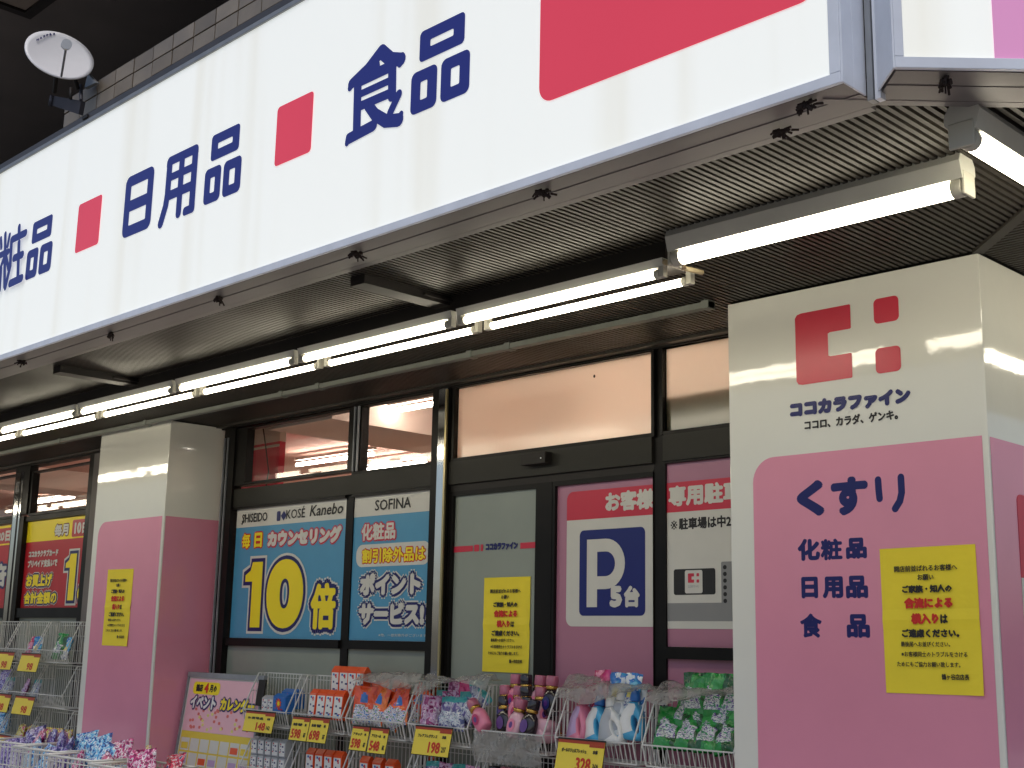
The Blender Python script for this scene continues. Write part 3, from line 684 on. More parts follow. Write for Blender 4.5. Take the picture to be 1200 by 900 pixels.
def g_shoku(q):
    Z = lambda *p: zpx(5, 390, 0, p)
    for pts, w0, w1 in ((Z((283, 300), (200, 405), (108, 490)), .062, .05), (Z((283, 300), (335, 345), (398, 348)), .062, .058), (Z((400, 335), (392, 372)), .045, .035),
                    (Z((107, 490), (100, 512)), .04, .035), (Z((252, 388), (250, 430)), .05, .05),
                    (Z((145, 475), (138, 760)), .052, .052), (Z((150, 478), (345, 385)), .052, .052), (Z((347, 380), (345, 560)), .052, .052),
                    (Z((165, 548), (335, 470)), .034, .034), (Z((165, 618), (335, 545)), .042, .042), (Z((95, 810), (235, 735)), .052, .052), (Z((88, 800), (82, 838)), .03, .03),
                    (Z((205, 615), (245, 670), (310, 710), (385, 702)), .05, .058), (Z((398, 668), (388, 715)), .03, .03), (Z((385, 552), (335, 660)), .042, .042)):
        stroke(q, pts, w0, sp, .002 + .0001 * len(q.f) / 4, None, w1)
def g_sho(q):
    Z = lambda *p: zpx(7.5, 0, 230, p)
    for pts, w0 in ((Z((22, 375), (26, 455)), .034), (Z((62, 335), (60, 480)), .036), (Z((100, 345), (82, 440)), .034), (Z((-35, 545), (88, 490)), .042), (Z((58, 480), (55, 790)), .038),
                    (Z((45, 560), (0, 690), (-30, 740)), .036), (Z((70, 540), (90, 640)), .034), (Z((25, 640), (12, 830)), .036),
                    (Z((185, 272), (183, 330)), .04), (Z((122, 385), (240, 325)), .048), (Z((118, 385), (105, 620), (62, 805)), .040),
                    (Z((183, 410), (172, 730)), .040), (Z((140, 548), (212, 515)), .048), (Z((105, 770), (205, 722)), .05)):
        stroke(q, pts, w0, sp, .002 + .0001 * len(q.f) / 4)
q = MB(); text(q, '化', -7.92, 3.51, -7.54, 3.86, sp, .002, bold=.022, n=12); g_sho(q); g_hin(q, -7.085, 3.508, -6.756, 3.852); q.build('lettering', m_signnavy, sb)
q = MB(); g_nichi(q, -5.94, 3.513, -5.648, 3.848); g_yo(q, -5.545, 3.50, -5.228, 3.85); g_hin(q, -5.152, 3.508, -4.836, 3.851); q.build('lettering', m_signnavy, sb)
q = MB(); g_shoku(q); g_hin(q, -3.635, 3.520, -3.294, 3.862); q.build('lettering', m_signnavy, sb)
q = MB(); flat(q, rrect(-6.468, 3.545, -6.198, 3.826, .02, 5), sp, .002); q.build('red_square', m_signred, sb)
q = MB(); flat(q, rrect(-4.566, 3.552, -4.293, 3.834, .02, 5), sp, .002); q.build('red_square', m_signred, sb)
q = MB(); flat(q, rrect(-2.928, 3.356, -1.80, 4.12, .065, 8), sp, .002); q.build('red_block', m_signred, sb)
# sign across the cut corner
sc2 = thing('signboard', 'short white and pink light box sign across the cut corner, upper right', 'sign', (-.9, 3.7, 3.1), 'light box signs')
def cbox(q, u0, d0, z0, u1, d1, z1):
    v = [chamfer(u, z, d) for z in (z0, z1) for u, d in ((u0, d0), (u1, d0), (u1, d1), (u0, d1))]
    q.add(v, [(0, 1, 2, 3), (4, 5, 6, 7), (0, 1, 5, 4), (1, 2, 6, 5), (2, 3, 7, 6), (3, 0, 4, 7)])
q = MB(); cbox(q, .029, -.04, 3.102, 1.60, -.004, 4.30); q.build('panel', m_sign, sc2)
q = MB(); cbox(q, .003, -.01, 3.068, 1.62, .006, 3.101); q.build('lower_frame', m_alu, sc2, .002)
q = MB(); cbox(q, .003, -.01, 3.1015, .028, .006, 4.3); q.build('side_frame', m_alu, sc2, .002)
q = MB(); cbox(q, .003, -.06, 4.301, 1.62, .006, 4.325); q.build('upper_frame', m_alu2, sc2, .002)
q = MB(); cbox(q, -.003, -.16, 3.068, .0025, .004, 4.40); q.build('end_cap', m_alu, sc2)
q = MB(); flat(q, [(.2795, 3.103), (1.3, 3.103), (1.3, 4.298), (.285, 4.298)], chamfer, -.0025); q.build('pink_block', m_signpink, sc2)
# slim posts where the two boxes meet
part('corner_post', m_alu2, [(-1.722, 3.118, 3.045, -1.704, 3.15, 4.4)]); part('corner_post', m_alu, [(-1.7, 3.122, 3.045, -1.682, 3.15, 4.4)])
part('corner_backing', m_dark, [(-1.75, 3.15, 3.07, -1.62, 3.17, 4.4)])

# wire knots hanging from the edge beam
KN = None
def knot():
    q = MB(); rr = random.Random(5)
    q.box(-.05, -.012, -.012, .05, .012, -.002)
    for k in range(14):
        p = Vector((rr.uniform(-.05, .06), rr.uniform(-.02, .02), rr.uniform(-.03, 0)))
        q.bar(p, p + Vector((rr.uniform(-.05, .05), rr.uniform(-.02, .02), rr.uniform(-.05, .01))), .0075, 5)
    for k in range(6): p = Vector((rr.uniform(-.03, .03), rr.uniform(-.015, .015), rr.uniform(-.035, -.005))); q.bar(p, p + Vector((.02, .006, .004)), .014, 6)
    q.bar((.01, 0, 0), (.015, .0, -.075), .006)
    o = q.build('wire_knot', mat('rusty_wire', rgb(40, 30, 27), .95)); return tag(o, '', 'wire')
KN = knot()
for i, (px, py, nm) in enumerate(((947, 118, 'nearest the sign corner'), (638, 222, 'above the pair of nearest long tubes'), (420, 295, 'in the middle of the beam'), (258, 348, 'below the blue middle word'),
                                  (130, 390, 'below the left red square'), (25, 422, 'at the far left end of the beam'))):
    p = at(px, py, 2, 3.063); place(KN, (p.x, p.y, 3.02), (0, 0, i * .7), scale=(.5, .5, .55), label='dark wire knot under the sign edge beam, ' + nm, group='wire knots under the sign')
p = at(1107, 93, 2, 3.063); place(KN, (p.x, p.y, 3.02), (0, 0, 2.2), scale=(.5, .5, .55), label='dark wire knot under the cut corner sign', group='wire knots under the sign')
KN2 = knot(); KN2.name = 'wire_knot'
p = at(916, 150, 2, 3.06); place(KN2, (p.x, p.y + .02, 3.03), (R_(60), 0, .4), scale=(.5, .5, .5), label='bent wire hanging at the inner lip of the beam, right of the middle')

p = at(697, 441, 1, GY); q = MB(); q.lathe([(.002, 0), (.007, .004), (.008, .012), (.003, .018)], (p.x, p.y - .004, p.z - .009), 8, 1, .5); tag(q.build('insect', m_black), 'small dark insect sitting on the peach frosted transom', 'insect')
part('smudge_blocker', m_int, [(-5.06, 5.62, 2.72, -4.86, 5.66, 3.02)])  # unseen box added behind the frosted transom to cast a soft smudge on it
# ================================================================== lamps under the soffit
def twin_lamp():
    t = thing('tube_lamp', '', 'lamp', (0, 0, 0), 'twin tube lamps in a row')
    q = MB(); q.prism([(-.098, .058), (-.088, .024), (-.066, .024), (-.062, .058)], 0, -.60, .60); q.build('housing', m_house, t)
    for y, dx in ((-.075, .0), (.075, .02)):
        q = MB(); q.bar((-.55 + dx, y, 0), (.55 + dx, y, 0), .016, 12); q.build('tube', m_tube, t)
        for s in (-1, 1):
            q = MB(); x = s * .553 + dx; q.bar((x, y, 0), (x + s * .022, y, 0), .02, 12); q.box(x + s * .022, y - .014, -.016, x + s * .045, y + .014, .05); q.build('socket', m_socket, t)
    return t
tl = twin_lamp()
names = ['first twin tube lamp of the row, ending beside the single big tube', 'second twin tube lamp of the row counted from the door side', 'third twin tube lamp of the row, in front of the left bay', 'fourth twin tube lamp, above the second pillar',
         'fifth twin tube lamp, left of the second pillar top', 'sixth twin tube lamp, small at the left edge of the photo']
for i in range(10):
    place(tl, (-3.605 - 1.236 * i, 3.885, 2.938), (0, 0, 0), names[i] if i < 6 else 'distant twin tube lamp beyond the left edge')
def big_lamp():
    t = thing('tube_lamp', '', 'lamp', (0, 0, 0), 'single big tube lamps')
    q = MB(); q.prism([(-.05, .078), (-.034, .022), (.034, .022), (.062, .05), (.062, .078), (.03, .125), (-.03, .125)], 0, -.60, .60); q.build('housing', m_house, t)
    q = MB(); q.bar((-.555, 0, 0), (.545, 0, 0), .03, 16); q.build('tube', m_tube, t)
    for s in (-1, 1):
        q = MB(); q.bar((s * .552, 0, 0), (s * .59, 0, 0), .033, 14); q.box(s * .592, -.03, -.03, s * .604, .05, .05); q.build('socket', m_socket, t, .004)
    return t
bl = big_lamp()
place(bl, (-2.345, 3.78, 2.975), (0, 0, 0), 'single big tube lamp in a grey housing, before the corner pillar')
place(bl, (-1.565, 3.99, 2.975), (0, 0, R_(90)), 'single big tube lamp cut off by the right edge of the photo')
for y, nm in ((5.3, 'out of frame along the side soffit'), (6.6, 'farther along the side soffit')): place(bl, (-1.565, y, 2.975), (0, 0, R_(90)), 'single big tube lamp ' + nm)
q = MB(); q.path([(-3.02, 3.81, 2.985), (-2.985, 3.79, 2.972), (-2.955, 3.86, 2.958), (-2.93, 3.95, 2.955)], .011, 6); q.path([(-2.955, 3.86, 2.958), (-2.92, 3.80, 2.975)], .012, 6)
tag(q.build('lamp_cable', mat('beige_cable_cover', rgb(178, 162, 128), .5)), 'beige cable joint between the twin tubes and the single lamp', 'cable')
# conduit along the soffit
cn = thing('conduit', 'thin grey conduit rail along the soffit above the windows', 'conduit', (-9, 4.68, 3.06))
q = MB(); q.box(XL, 4.655, 3.045, -3.42, 4.70, 3.073); q.build('rail', m_galv, cn)
for x in (-3.44, -4.75, -5.05, -6.45, -6.85, -8.6, -10):
    q = MB(); q.box(x - .02, 4.650, 3.04, x + .02, 4.705, 3.09); q.build('clamp', m_galv, cn)

# ================================================================== satellite dish
RV, UV, TC = CR, -CD, -(at(70, 64, 1, 3.2) - Vector((0, 0, EYE))).normalized()
sdh = thing('satellite_dish', 'white satellite dish on a dark bracket above the long sign', 'antenna', tuple(at(82, 125, 1, 3.3)))
ctr = at(70, 64, 1, 3.2); nrm = (TC * .68 + (RV * .30 + UV * .94) * .733).normalized()
ax = nrm.cross(Vector((0, 0, 1))).normalized(); ay = nrm.cross(ax)
q = MB(); n = 40; RD = .212; vs = []; fs = []
rings_ = [(RD * k / 8, .16 * ((k / 8) ** 2) * RD) for k in range(1, 9)]
for thick, sgn in ((0, 1), (-.008, 1)):
    for r, h in rings_:
        for i in range(n):
            a = 2 * math.pi * i / n; vs.append(ctr + ax * r * math.cos(a) + ay * r * math.sin(a) + nrm * (h - .16 * RD + thick))
    vs.append(ctr - nrm * (.16 * RD - thick))
N = n * 8 + 1
for l in (0, 1):
    o_ = l * N
    for k in range(7):
        for i in range(n): fs.append((o_ + k * n + i, o_ + k * n + (i + 1) % n, o_ + (k + 1) * n + (i + 1) % n, o_ + (k + 1) * n + i))
    for i in range(n): fs.append((o_ + N - 1, o_ + i, o_ + (i + 1) % n))
for i in range(n): fs.append((7 * n + i, 7 * n + (i + 1) % n, N + 7 * n + (i + 1) % n, N + 7 * n + i))
q.add(vs, fs, 0, True); q.build('reflector', mat('dish_white', rgb(252, 252, 254), .35, noise=.04), sdh)
def dpl(u, v, d): return ctr + (RV - nrm * RV.dot(nrm)).normalized() * u + nrm.cross((RV - nrm * RV.dot(nrm)).normalized()) * v + nrm * d
q = MB()
def onplane(px, py):
    d = ray(px, py); o_ = Vector((0, 0, EYE)); c_ = ctr - nrm * .008; return o_ + d * ((c_ - o_).dot(nrm) / d.dot(nrm))
for k, ch in enumerate('MASPRO'):
    c_ = onplane(44 + k * 3.8, 46.5 - 1.6 * k + .22 * (k - 2) ** 2); up = (onplane(60, 40) - onplane(60.5, 47)).normalized(); rt = (onplane(66, 39.5) - onplane(42, 45)).normalized()
    text(q, ch, -.010, -.011, .010, .011, lambda u, v, d, c_=c_, up=up, rt=rt: c_ + rt * u + up * v + nrm * d, .006, bold=.0022, n=5, res=1)
q.build('lettering', m_navy, sdh)
foot = onplane(71, 92) + nrm * .02; head = at(78, 52, 1, 2.98)
q = MB(); q.bar(foot, head, .007, 6); q.build('feed_arm', m_alu2, sdh)
hd_ = (ctr - head).normalized()
q = MB(); q.bar(head - hd_ * .02, head + hd_ * .05, .03, 14); q.bar(head + hd_ * .051, head + hd_ * .06, .024, 14); q.build('feed_head', mat('feed_cap', rgb(236, 240, 244), .4), sdh)
base = at(84, 125, 1, 3.35)
q = MB(); q.bar(ctr - nrm * .05, at(64, 108, 1, 3.3), .014, 8); q.build('mast', m_cover, sdh); q = MB(); q.bar(ctr - nrm * .06 + (RV - nrm * RV.dot(nrm)).normalized() * .09, at(92, 105, 1, 3.36), .012, 8); q.build('mast', m_cover, sdh); q = MB(); q.bar(at(83, 103, 1, 3.25), at(83, 116, 1, 3.25), .010, 8); q.build('mast', m_cover, sdh)
b0, b1, b2, b3 = at(61, 112, 1, 3.2), at(95, 118, 1, 3.3), at(92, 134, 1, 3.3), at(59, 123, 1, 3.2)
q = MB(); dz = Vector((0, .03, 0)); q.add([b0, b1, b2, b3, b0 + dz, b1 + dz, b2 + dz, b3 + dz], [(0, 1, 2, 3), (4, 5, 6, 7), (0, 1, 5, 4), (1, 2, 6, 5), (2, 3, 7, 6), (3, 0, 4, 7)])
q.bar(b1, at(95, 100, 1, 3.4), .012, 6); q.bar(b0, b3 + Vector((0, 0, -.01)), .014, 6); q.build('bracket', mat('bracket_dark', rgb(62, 62, 70), .5, .4), sdh)
q = MB(); a = at(99, 100, 1, 3.4); q.prism([(a.x, a.z - .02), (a.x + .16, a.z - .03), (a.x + .03, a.z + .07)], 1, 3.40, 3.425); tag(q.build('ledge_plate', m_alu2), 'pale triangular plate behind the satellite dish', 'plate')

# interior lamps and header
il = None
def int_lamp():
    t = thing('ceiling_lamp', '', 'lamp', (0, 0, 0), 'tube lamps inside the shop')
    q = MB(); q.box(-.62, -.02, .03, .62, .02, .06); q.build('housing', m_house, t)
    q = MB(); q.bar((-.6, 0, -.012), (.6, 0, -.012), .018, 10); q.build('tube', m_intlamp, t); return t
il = int_lamp()
k = 0
for x, y, nm in ((-7.2, 5.98, 'nearest lamp behind the second clear transom'), (-9.8, 7.31, 'lamp behind the first clear transom'), (-9.8, 7.95, 'lamp low behind the transom mullion'), (-9.0, 8.6, 'third row lamp low behind the second clear transom'),
              (-15.8, 7.33, 'lamp behind the far left transom'), (-14.4, 7.33, 'lamp behind the transom left of the second pillar')):
    place(il, (x, y, 3.20), (0, 0, 0), 'white tube lamp inside, ' + nm)
for x, y in ((-12.2, 7.3), (-11, 9.5), (-7, 9.5), (-7, 11.5), (-13, 10.5)): place(il, (x, y, 3.10), (0, 0, 0), 'white tube lamp deep inside the shop, hidden by the posters')
for x, y in ((-4.9, 6.3), (-3.9, 6.2)): place(il, (x, y, 3.2), (0, 0, 0), 'lamp behind the peach frosted transom')
hp = thing('header_board', 'red header board with white edges hanging inside behind the first clear transom', 'sign', (-9.35, 6.2, 2.6))
q = MB(); q.box(-10.2, 6.2, 2.55, -9.09, 6.26, 3.16); q.build('red_face', mat('header_red', rgb(214, 40, 74), .4), hp)
q = MB(); q.box(-10.2, 6.19, 3.115, -9.09, 6.198, 3.135); q.box(-10.2, 6.19, 2.75, -9.09, 6.198, 2.77); q.box(-10.2, 6.2, 3.161, -9.09, 6.26, 3.3); q.build('white_edge', m_offw, hp)
q = MB(); q.path([(-9.28, 6.15, 3.28), (-9.22, 6.15, 3.1), (-9.16, 6.15, 2.9), (-9.2, 6.15, 2.7)], .006, 5); tag(q.build('hanging_cable', m_black), 'thin black cable hanging in front of the red header board', 'cable')
hp = thing('hanging_sign', 'small red and white hanging sign deep inside behind the far left transom', 'sign', (-14.2, 8.5, 2.9))
q = MB(); q.box(-14.95, 8.5, 3.02, -14.2, 8.52, 3.16); q.build('red_face', mat('header_red', RED), hp)
q = MB(); q.box(-15.1, 8.53, 2.9, -14.0, 8.55, 3.25); q.build('white_back', m_offw, hp)

# ================================================================== wire racks
RB = 5.10            # back plane of the racks
def wire_rack(W, tops, label, group):
    """tops: z of the top edge of each basket, from the top down; local x 0..W, y 0 back, -Y to the street"""
    t = thing('wire_rack', label, 'rack', (0, 0, 0), group)
    q = MB(); r = .0062
    zt = tops[0]
    for x in (0, W):
        q.bar((x, 0, 0), (x, 0, zt), r, 6); q.bar((x, -.30, .02), (x, -.12, tops[-1] - .05), r, 6); q.bar((x, 0, .03), (x, -.30, .03), r, 6)
    q.bar((0, 0, .03), (W, 0, .03), r, 6); q.bar((0, -.30, .03), (W, -.30, .03), r, 6)
    q.build('stand', m_wire, t)
    for zt in tops:
        q = MB(); lip = zt - .235; bot = lip - .10; wr = .0026; fr = .0048
        # back grid
        q.bar((0, 0, zt), (W, 0, zt), fr); q.bar((0, 0, zt - .028), (W, 0, zt - .028), wr)
        nb = 15
        for k in range(1, nb): q.bar((W * k / nb, 0, bot), (W * k / nb, 0, zt), wr)
        # side grids: narrow at the top, wider at the lip
        for x in (0, W):
            A, B, C_, D_ = (x, 0, zt), (x, -.075, zt), (x, -.185, lip), (x, -.155, bot)
            q.path([A, B, C_], fr); q.path([C_, D_, (x, 0, bot)], fr)
            for k in range(1, 5):
                y = -.155 * k / 5; ztop = zt if y > -.075 else zt - (-.075 - y) / .11 * .235
                q.bar((x, y, bot), (x, y * .9, ztop), wr)
            q.bar((x, 0, lip), (x, -.185, lip), wr); q.bar((x, 0, lip + .12), (x, -.13, lip + .12), wr)
        # front lip and floor
        q.bar((0, -.185, lip), (W, -.185, lip), fr); q.bar((0, -.155, bot), (W, -.155, bot), fr); q.bar((0, 0, bot), (W, 0, bot), fr)
        for k in range(1, 18): q.path([(W * k / 18, -.185, lip), (W * k / 18, -.155, bot), (W * k / 18, 0, bot)], wr)
        q.build('basket', m_wire, t)
    return t
# right hand row: front lip x range at y 4.915
RX_ = [(-7.46, -6.97), (-6.90, -6.39), (-6.345, -5.815), (-5.76, -5.265), (-5.20, -4.69), (-4.605, -4.09), (-4.03, -3.50)]
rl = ['wire rack with blue and grey boxes, in front of the calendar board', 'wire rack with orange topped packs, second from the calendar board', 'wire rack full of orange pouches under a clear sheet', 'wire rack with purple and silver refill pouches below the blue posters',
      'wire rack with pink and black bottles below the frosted door', 'wire rack with pink, blue and white handled bottles below the parking poster', 'wire rack full of green pouches beside the corner pillar']
rk = wire_rack(.51, (1.268, .905, .545), '', 'wire racks right of the second pillar')
for (a, b), l in zip(RX_, rl): place(rk, (a, RB, 0), (0, 0, 0), l, scale=((b - a) / .51, 1, 1))
rk2 = wire_rack(.54, (1.60, 1.24, .88, .52), '', 'wire racks left of the second pillar')
LXs = (-10.62, -11.20, -11.78, -12.36)
for x, l in zip(LXs, ('tall wire rack standing against the second pillar', 'tall wire rack with two price cards, second from the second pillar', 'tall wire rack at the left edge of the photo', 'tall wire rack just outside the left edge')):
    place(rk2, (x, RB, 0), (0, 0, 0), l)

# ------------------------------------------------------------------ product prototypes (local, bottom at z 0, front to -Y)
PM = {}
def pm(name, r, g_, b, rough=.3, **k):
    return mat(name, rgb(r, g_, b), rough, coat=.4, **k)
def pouch(name, w_, h, t_, cell, mats, seed=1):
    """filled plastic pouch: pillow with flat seams; cell(u, v) picks the print colour"""
    q = MB(); nx, nz = 14, 18; rr = random.Random(seed); vs = []; fs = []; mi = []
    ph = [rr.uniform(0, 6.3) for _ in range(4)]
    for sgn in (-1, 1):
        for j in range(nz + 1):
            for i in range(nx + 1):
                u, v = i / nx, j / nz
                b = max(0, 1 - (2 * u - 1) ** 2) ** .6 * min(1, v * 5 + .35) * (max(0, 1 - v) ** .45) * (1 if v < .9 else .3)
                wob = .007 * math.sin(9 * u + ph[0]) * math.sin(7 * v + ph[1]) + .004 * math.sin(17 * v + 8 * u + ph[2]) + .0025 * math.sin(29 * u - 13 * v + ph[3])
                narrow = 1 - .05 * math.sin(math.pi * v)
                vs.append(((u - .5) * w_ * narrow, sgn * (t_ / 2 * b + (wob if 0 < i < nx else 0)) + .001 * sgn, v * h + .003 * math.sin(5 * u + ph[3]) * v))
    N = (nx + 1) * (nz + 1)
    for l in (0, 1):
        for j in range(nz):
            for i in range(nx):
                a = l * N + j * (nx + 1) + i; fs.append((a, a + 1, a + nx + 2, a + nx + 1)); mi.append(cell((i + .5) / nx, (j + .5) / nz, l))
    o_ = len(q.v); q.v += vs
    q.f += fs; q.mi += mi; q.sm += [True] * len(fs)
    return tag(q.build(name, mats), '', 'pouch')
def rnd_text(u, v, u0, u1, v0, v1, seed):
    return u0 < u < u1 and v0 < v < v1 and random.Random(int(u * 40) * 77 + int(v * 40) * 13 + seed).random() < .62
m_org = pm('pack_orange', 232, 84, 30); m_wht = pm('pack_white', 232, 232, 228); m_pblue = pm('pack_blue', 40, 110, 190); m_grn = pm('pack_green', 30, 140, 60)
m_dgrn = pm('pack_dark_green', 16, 96, 44); m_pur = pm('pack_purple', 96, 52, 130); m_mag = pm('pack_magenta', 190, 30, 100); m_lil = pm('pack_lilac', 190, 160, 200)
m_sil = pm('pack_silver', 170, 176, 186, .2); m_teal = pm('pack_teal', 40, 150, 150); m_pnk = pm('pack_pink', 228, 130, 158); m_lgray = pm('pack_grey', 176, 180, 184)
m_cream = pm('pack_cream', 236, 222, 130); m_bblk = pm('bottle_black', 34, 26, 34, .15); m_gold = mat('gold_neck', rgb(200, 160, 80), .25, .9); m_cyan = pm('pack_cyan', 70, 170, 215); m_pred = pm('pack_red', 205, 40, 60); m_lpink = pm('bottle_pale_pink', 226, 176, 190, .2)
m_dpink = pm('cap_pink', 176, 96, 120); m_navyp = pm('pack_navy', 40, 44, 110)

def print_mat(name, cols, scale, stretch=(1, 1, 1), rough=.22, crinkle=.5, vor=False):
    m = bpy.data.materials.new(name); m.use_nodes = True; n = m.node_tree; b = n.nodes['Principled BSDF']
    tc = n.nodes.new('ShaderNodeTexCoord'); mp = n.nodes.new('ShaderNodeMapping'); mp.inputs['Scale'].default_value = stretch
    oi = n.nodes.new('ShaderNodeObjectInfo'); ad = n.nodes.new('ShaderNodeVectorMath'); ad.operation = 'ADD'
    n.links.new(tc.outputs['Object'], ad.inputs[0]); n.links.new(oi.outputs['Random'], ad.inputs[1]); n.links.new(ad.outputs[0], mp.inputs[0])
    t = n.nodes.new('ShaderNodeTexNoise'); t.inputs['Scale'].default_value = scale; t.inputs['Detail'].default_value = 2.5; t.inputs['Distortion'].default_value = .6
    n.links.new(mp.outputs[0], t.inputs[0])
    cr = n.nodes.new('ShaderNodeValToRGB'); cr.color_ramp.interpolation = 'CONSTANT'
    k = len(cols)
    while len(cr.color_ramp.elements) < k: cr.color_ramp.elements.new(.5)
    for i, c_ in enumerate(cols):
        cr.color_ramp.elements[i].position = 0 if i == 0 else .36 + .28 * (i / k); cr.color_ramp.elements[i].color = (*rgb(*c_), 1)
    n.links.new(t.outputs[0], cr.inputs[0]); n.links.new(cr.outputs[0], b.inputs['Base Color'])
    b.inputs['Roughness'].default_value = rough; b.inputs['Coat Weight'].default_value = .6
    t2 = n.nodes.new('ShaderNodeTexNoise'); t2.inputs['Scale'].default_value = 38; t2.inputs['Detail'].default_value = 4; t2.inputs['Distortion'].default_value = 1.2
    n.links.new(ad.outputs[0], t2.inputs[0])
    bp = n.nodes.new('ShaderNodeBump'); bp.inputs['Strength'].default_value = crinkle; bp.inputs['Distance'].default_value = .012
    n.links.new(t2.outputs[0], bp.inputs['Height']); n.links.new(bp.outputs[0], b.inputs['Normal']); n.links.new(bp.outputs[0], b.inputs['Coat Normal'])
    MATS[name] = m; return m
LET = (1, 1, 2.2)
f_grn = print_mat('film_green', [(10, 84, 36), (26, 140, 56), (26, 140, 56), (60, 170, 80)], 9)
f_glab = print_mat('film_green_label', [(104, 70, 150), (206, 214, 206), (226, 230, 226), (220, 226, 220), (110, 84, 150), (60, 160, 90)], 56, LET)
f_org = print_mat('film_orange', [(236, 120, 40), (232, 82, 28), (232, 82, 28), (214, 60, 24)], 10)
f_olab = print_mat('film_orange_label', [(40, 110, 190), (228, 228, 226), (232, 232, 230), (226, 220, 226), (150, 60, 130), (60, 160, 90)], 56, LET)
f_pur = print_mat('film_purple', [(120, 30, 90), (190, 120, 170), (206, 170, 200), (200, 160, 196), (150, 40, 110)], 24)
f_plab = print_mat('film_purple_label', [(150, 90, 150), (222, 205, 220), (226, 214, 226), (200, 160, 196)], 56, LET)
f_sil = print_mat('film_silver', [(90, 100, 150), (170, 176, 190), (196, 200, 212), (150, 140, 180), (90, 80, 140)], 26)
f_slab = print_mat('film_silver_label', [(90, 100, 150), (220, 222, 226), (226, 228, 230), (170, 190, 200)], 56, LET)
f_mag = print_mat('film_magenta', [(210, 60, 130), (190, 28, 98), (180, 24, 90), (236, 150, 180)], 16)
f_blu = print_mat('film_blue', [(120, 200, 232), (60, 160, 214), (44, 120, 200), (232, 240, 244)], 14)
f_bblue = print_mat('bag_film_blue', [(30, 50, 130), (70, 150, 214), (110, 190, 232), (170, 220, 240), (236, 242, 246), (60, 110, 190)], 34)
f_bpur = print_mat('bag_film_purple', [(40, 34, 96), (84, 54, 140), (120, 90, 170), (190, 180, 220), (70, 60, 150), (230, 228, 240)], 40)
f_bmag = print_mat('bag_film_magenta', [(120, 14, 70), (190, 34, 110), (206, 60, 130), (240, 180, 206), (240, 236, 240), (160, 30, 100)], 37)
f_byel = print_mat('bag_film_yellow', [(150, 110, 40), (236, 206, 70), (244, 226, 110), (240, 236, 220), (206, 50, 110)], 34)
f_bred = print_mat('bag_film_red', [(120, 10, 40), (206, 30, 70), (214, 50, 80), (236, 210, 210), (40, 40, 110)], 30)
green_pouch = pouch('pouch', .125, .20, .05, lambda u, v, l: 1 if (.12 < u < .88 and .2 < v < .62 + .08 * math.sin(6 * u)) else 0, [f_grn, f_glab], 2)
orange_pouch = pouch('pouch', .15, .22, .06, lambda u, v, l: 1 if v < .45 + .06 * math.sin(5 * u) and .06 < u < .94 else (2 if (u - .5) ** 2 + (v - .68) ** 2 * 1.4 < .025 else 0), [f_org, f_olab, m_pblue], 4)
purple_pouch = pouch('pouch', .11, .17, .045, lambda u, v, l: 1 if (u - .5) ** 2 * 1.5 + (v - .42) ** 2 < .07 else 0, [f_pur, f_plab], 6)
silver_pouch = pouch('pouch', .11, .17, .045, lambda u, v, l: 2 if v > .86 else (1 if .15 < u < .85 and .15 < v < .55 else 0), [f_sil, f_slab, m_teal], 8)
magenta_pouch = pouch('pouch', .10, .17, .04, lambda u, v, l: 1 if .25 < u < .75 and .25 < v < .6 else 0, [f_mag, f_plab], 3)
blue_pouch = pouch('pouch', .10, .17, .04, lambda u, v, l: 1 if v < .32 else (2 if (u - .5) ** 2 + (v - .45) ** 2 < .02 else 0), [f_blu, f_slab, m_cream], 5)
bag_blue = pouch('bag', .21, .26, .11, lambda u, v, l: 0, [f_bblue], 11)
bag_mag = pouch('bag', .21, .26, .11, lambda u, v, l: 1 if v < .35 else 0, [f_bmag, f_bblue], 12)
bag_pur = pouch('bag', .21, .26, .11, lambda u, v, l: 0, [f_bpur], 13)
bag_yel = pouch('bag', .18, .24, .10, lambda u, v, l: 1 if v < .3 else (2 if .42 < v < .56 else 0), [f_byel, f_slab, f_bmag], 14)
bag_red = pouch('bag', .19, .24, .10, lambda u, v, l: 1 if v < .45 else 0, [f_bred, f_bpur], 15)
bag_yel2 = pouch('bag', .20, .17, .10, lambda u, v, l: 0, [f_byel], 17)

def pack(w_, h, d_, body, top, label_m, bits):
    """flat carton with coloured top flap and a printed label"""
    t = thing('pack', '', 'pack', (0, 0, 0))
    q = MB(); q.box(-w_ / 2, -d_ / 2, 0, w_ / 2, d_ / 2, h * .84, 0); q.prism([(-d_ / 2, h * .841), (d_ / 2, h * .841), (d_ / 2 * .2, h), (-d_ / 2 * .2, h)], 0, -w_ / 2, w_ / 2, 1); q.build('carton', [body, top], t, .002)
    q = MB(); rr = random.Random(bits)
    q.box(-w_ * .42, -d_ / 2 - .0015, h * .06, w_ * .42, -d_ / 2 - .0002, h * .78, 0)
    for k in range(9):
        x = rr.uniform(-.36, .2) * w_; z = h * rr.uniform(.1, .7); q.box(x, -d_ / 2 - .002 - k * .0001, z, x + w_ * rr.uniform(.08, .3), -d_ / 2 - .0016, z + h * rr.uniform(.03, .09), rr.choice((1, 1, 2, 3)))
    q.build('label', [label_m, m_navyp, m_pblue, m_pred], t)
    return t
orange_pack = pack(.075, .165, .05, m_org, m_org, m_wht, 3)
grey_box = pack(.06, .10, .06, m_lgray, m_lgray, m_wht, 5)
blue_box = pack(.14, .115, .07, m_pblue, m_pblue, m_pblue, 8)
q = MB(); st = [(math.cos(k * math.pi / 9) * (.034 if k % 2 else .022), math.sin(k * math.pi / 9) * (.034 if k % 2 else .022) + .058) for k in range(18)]
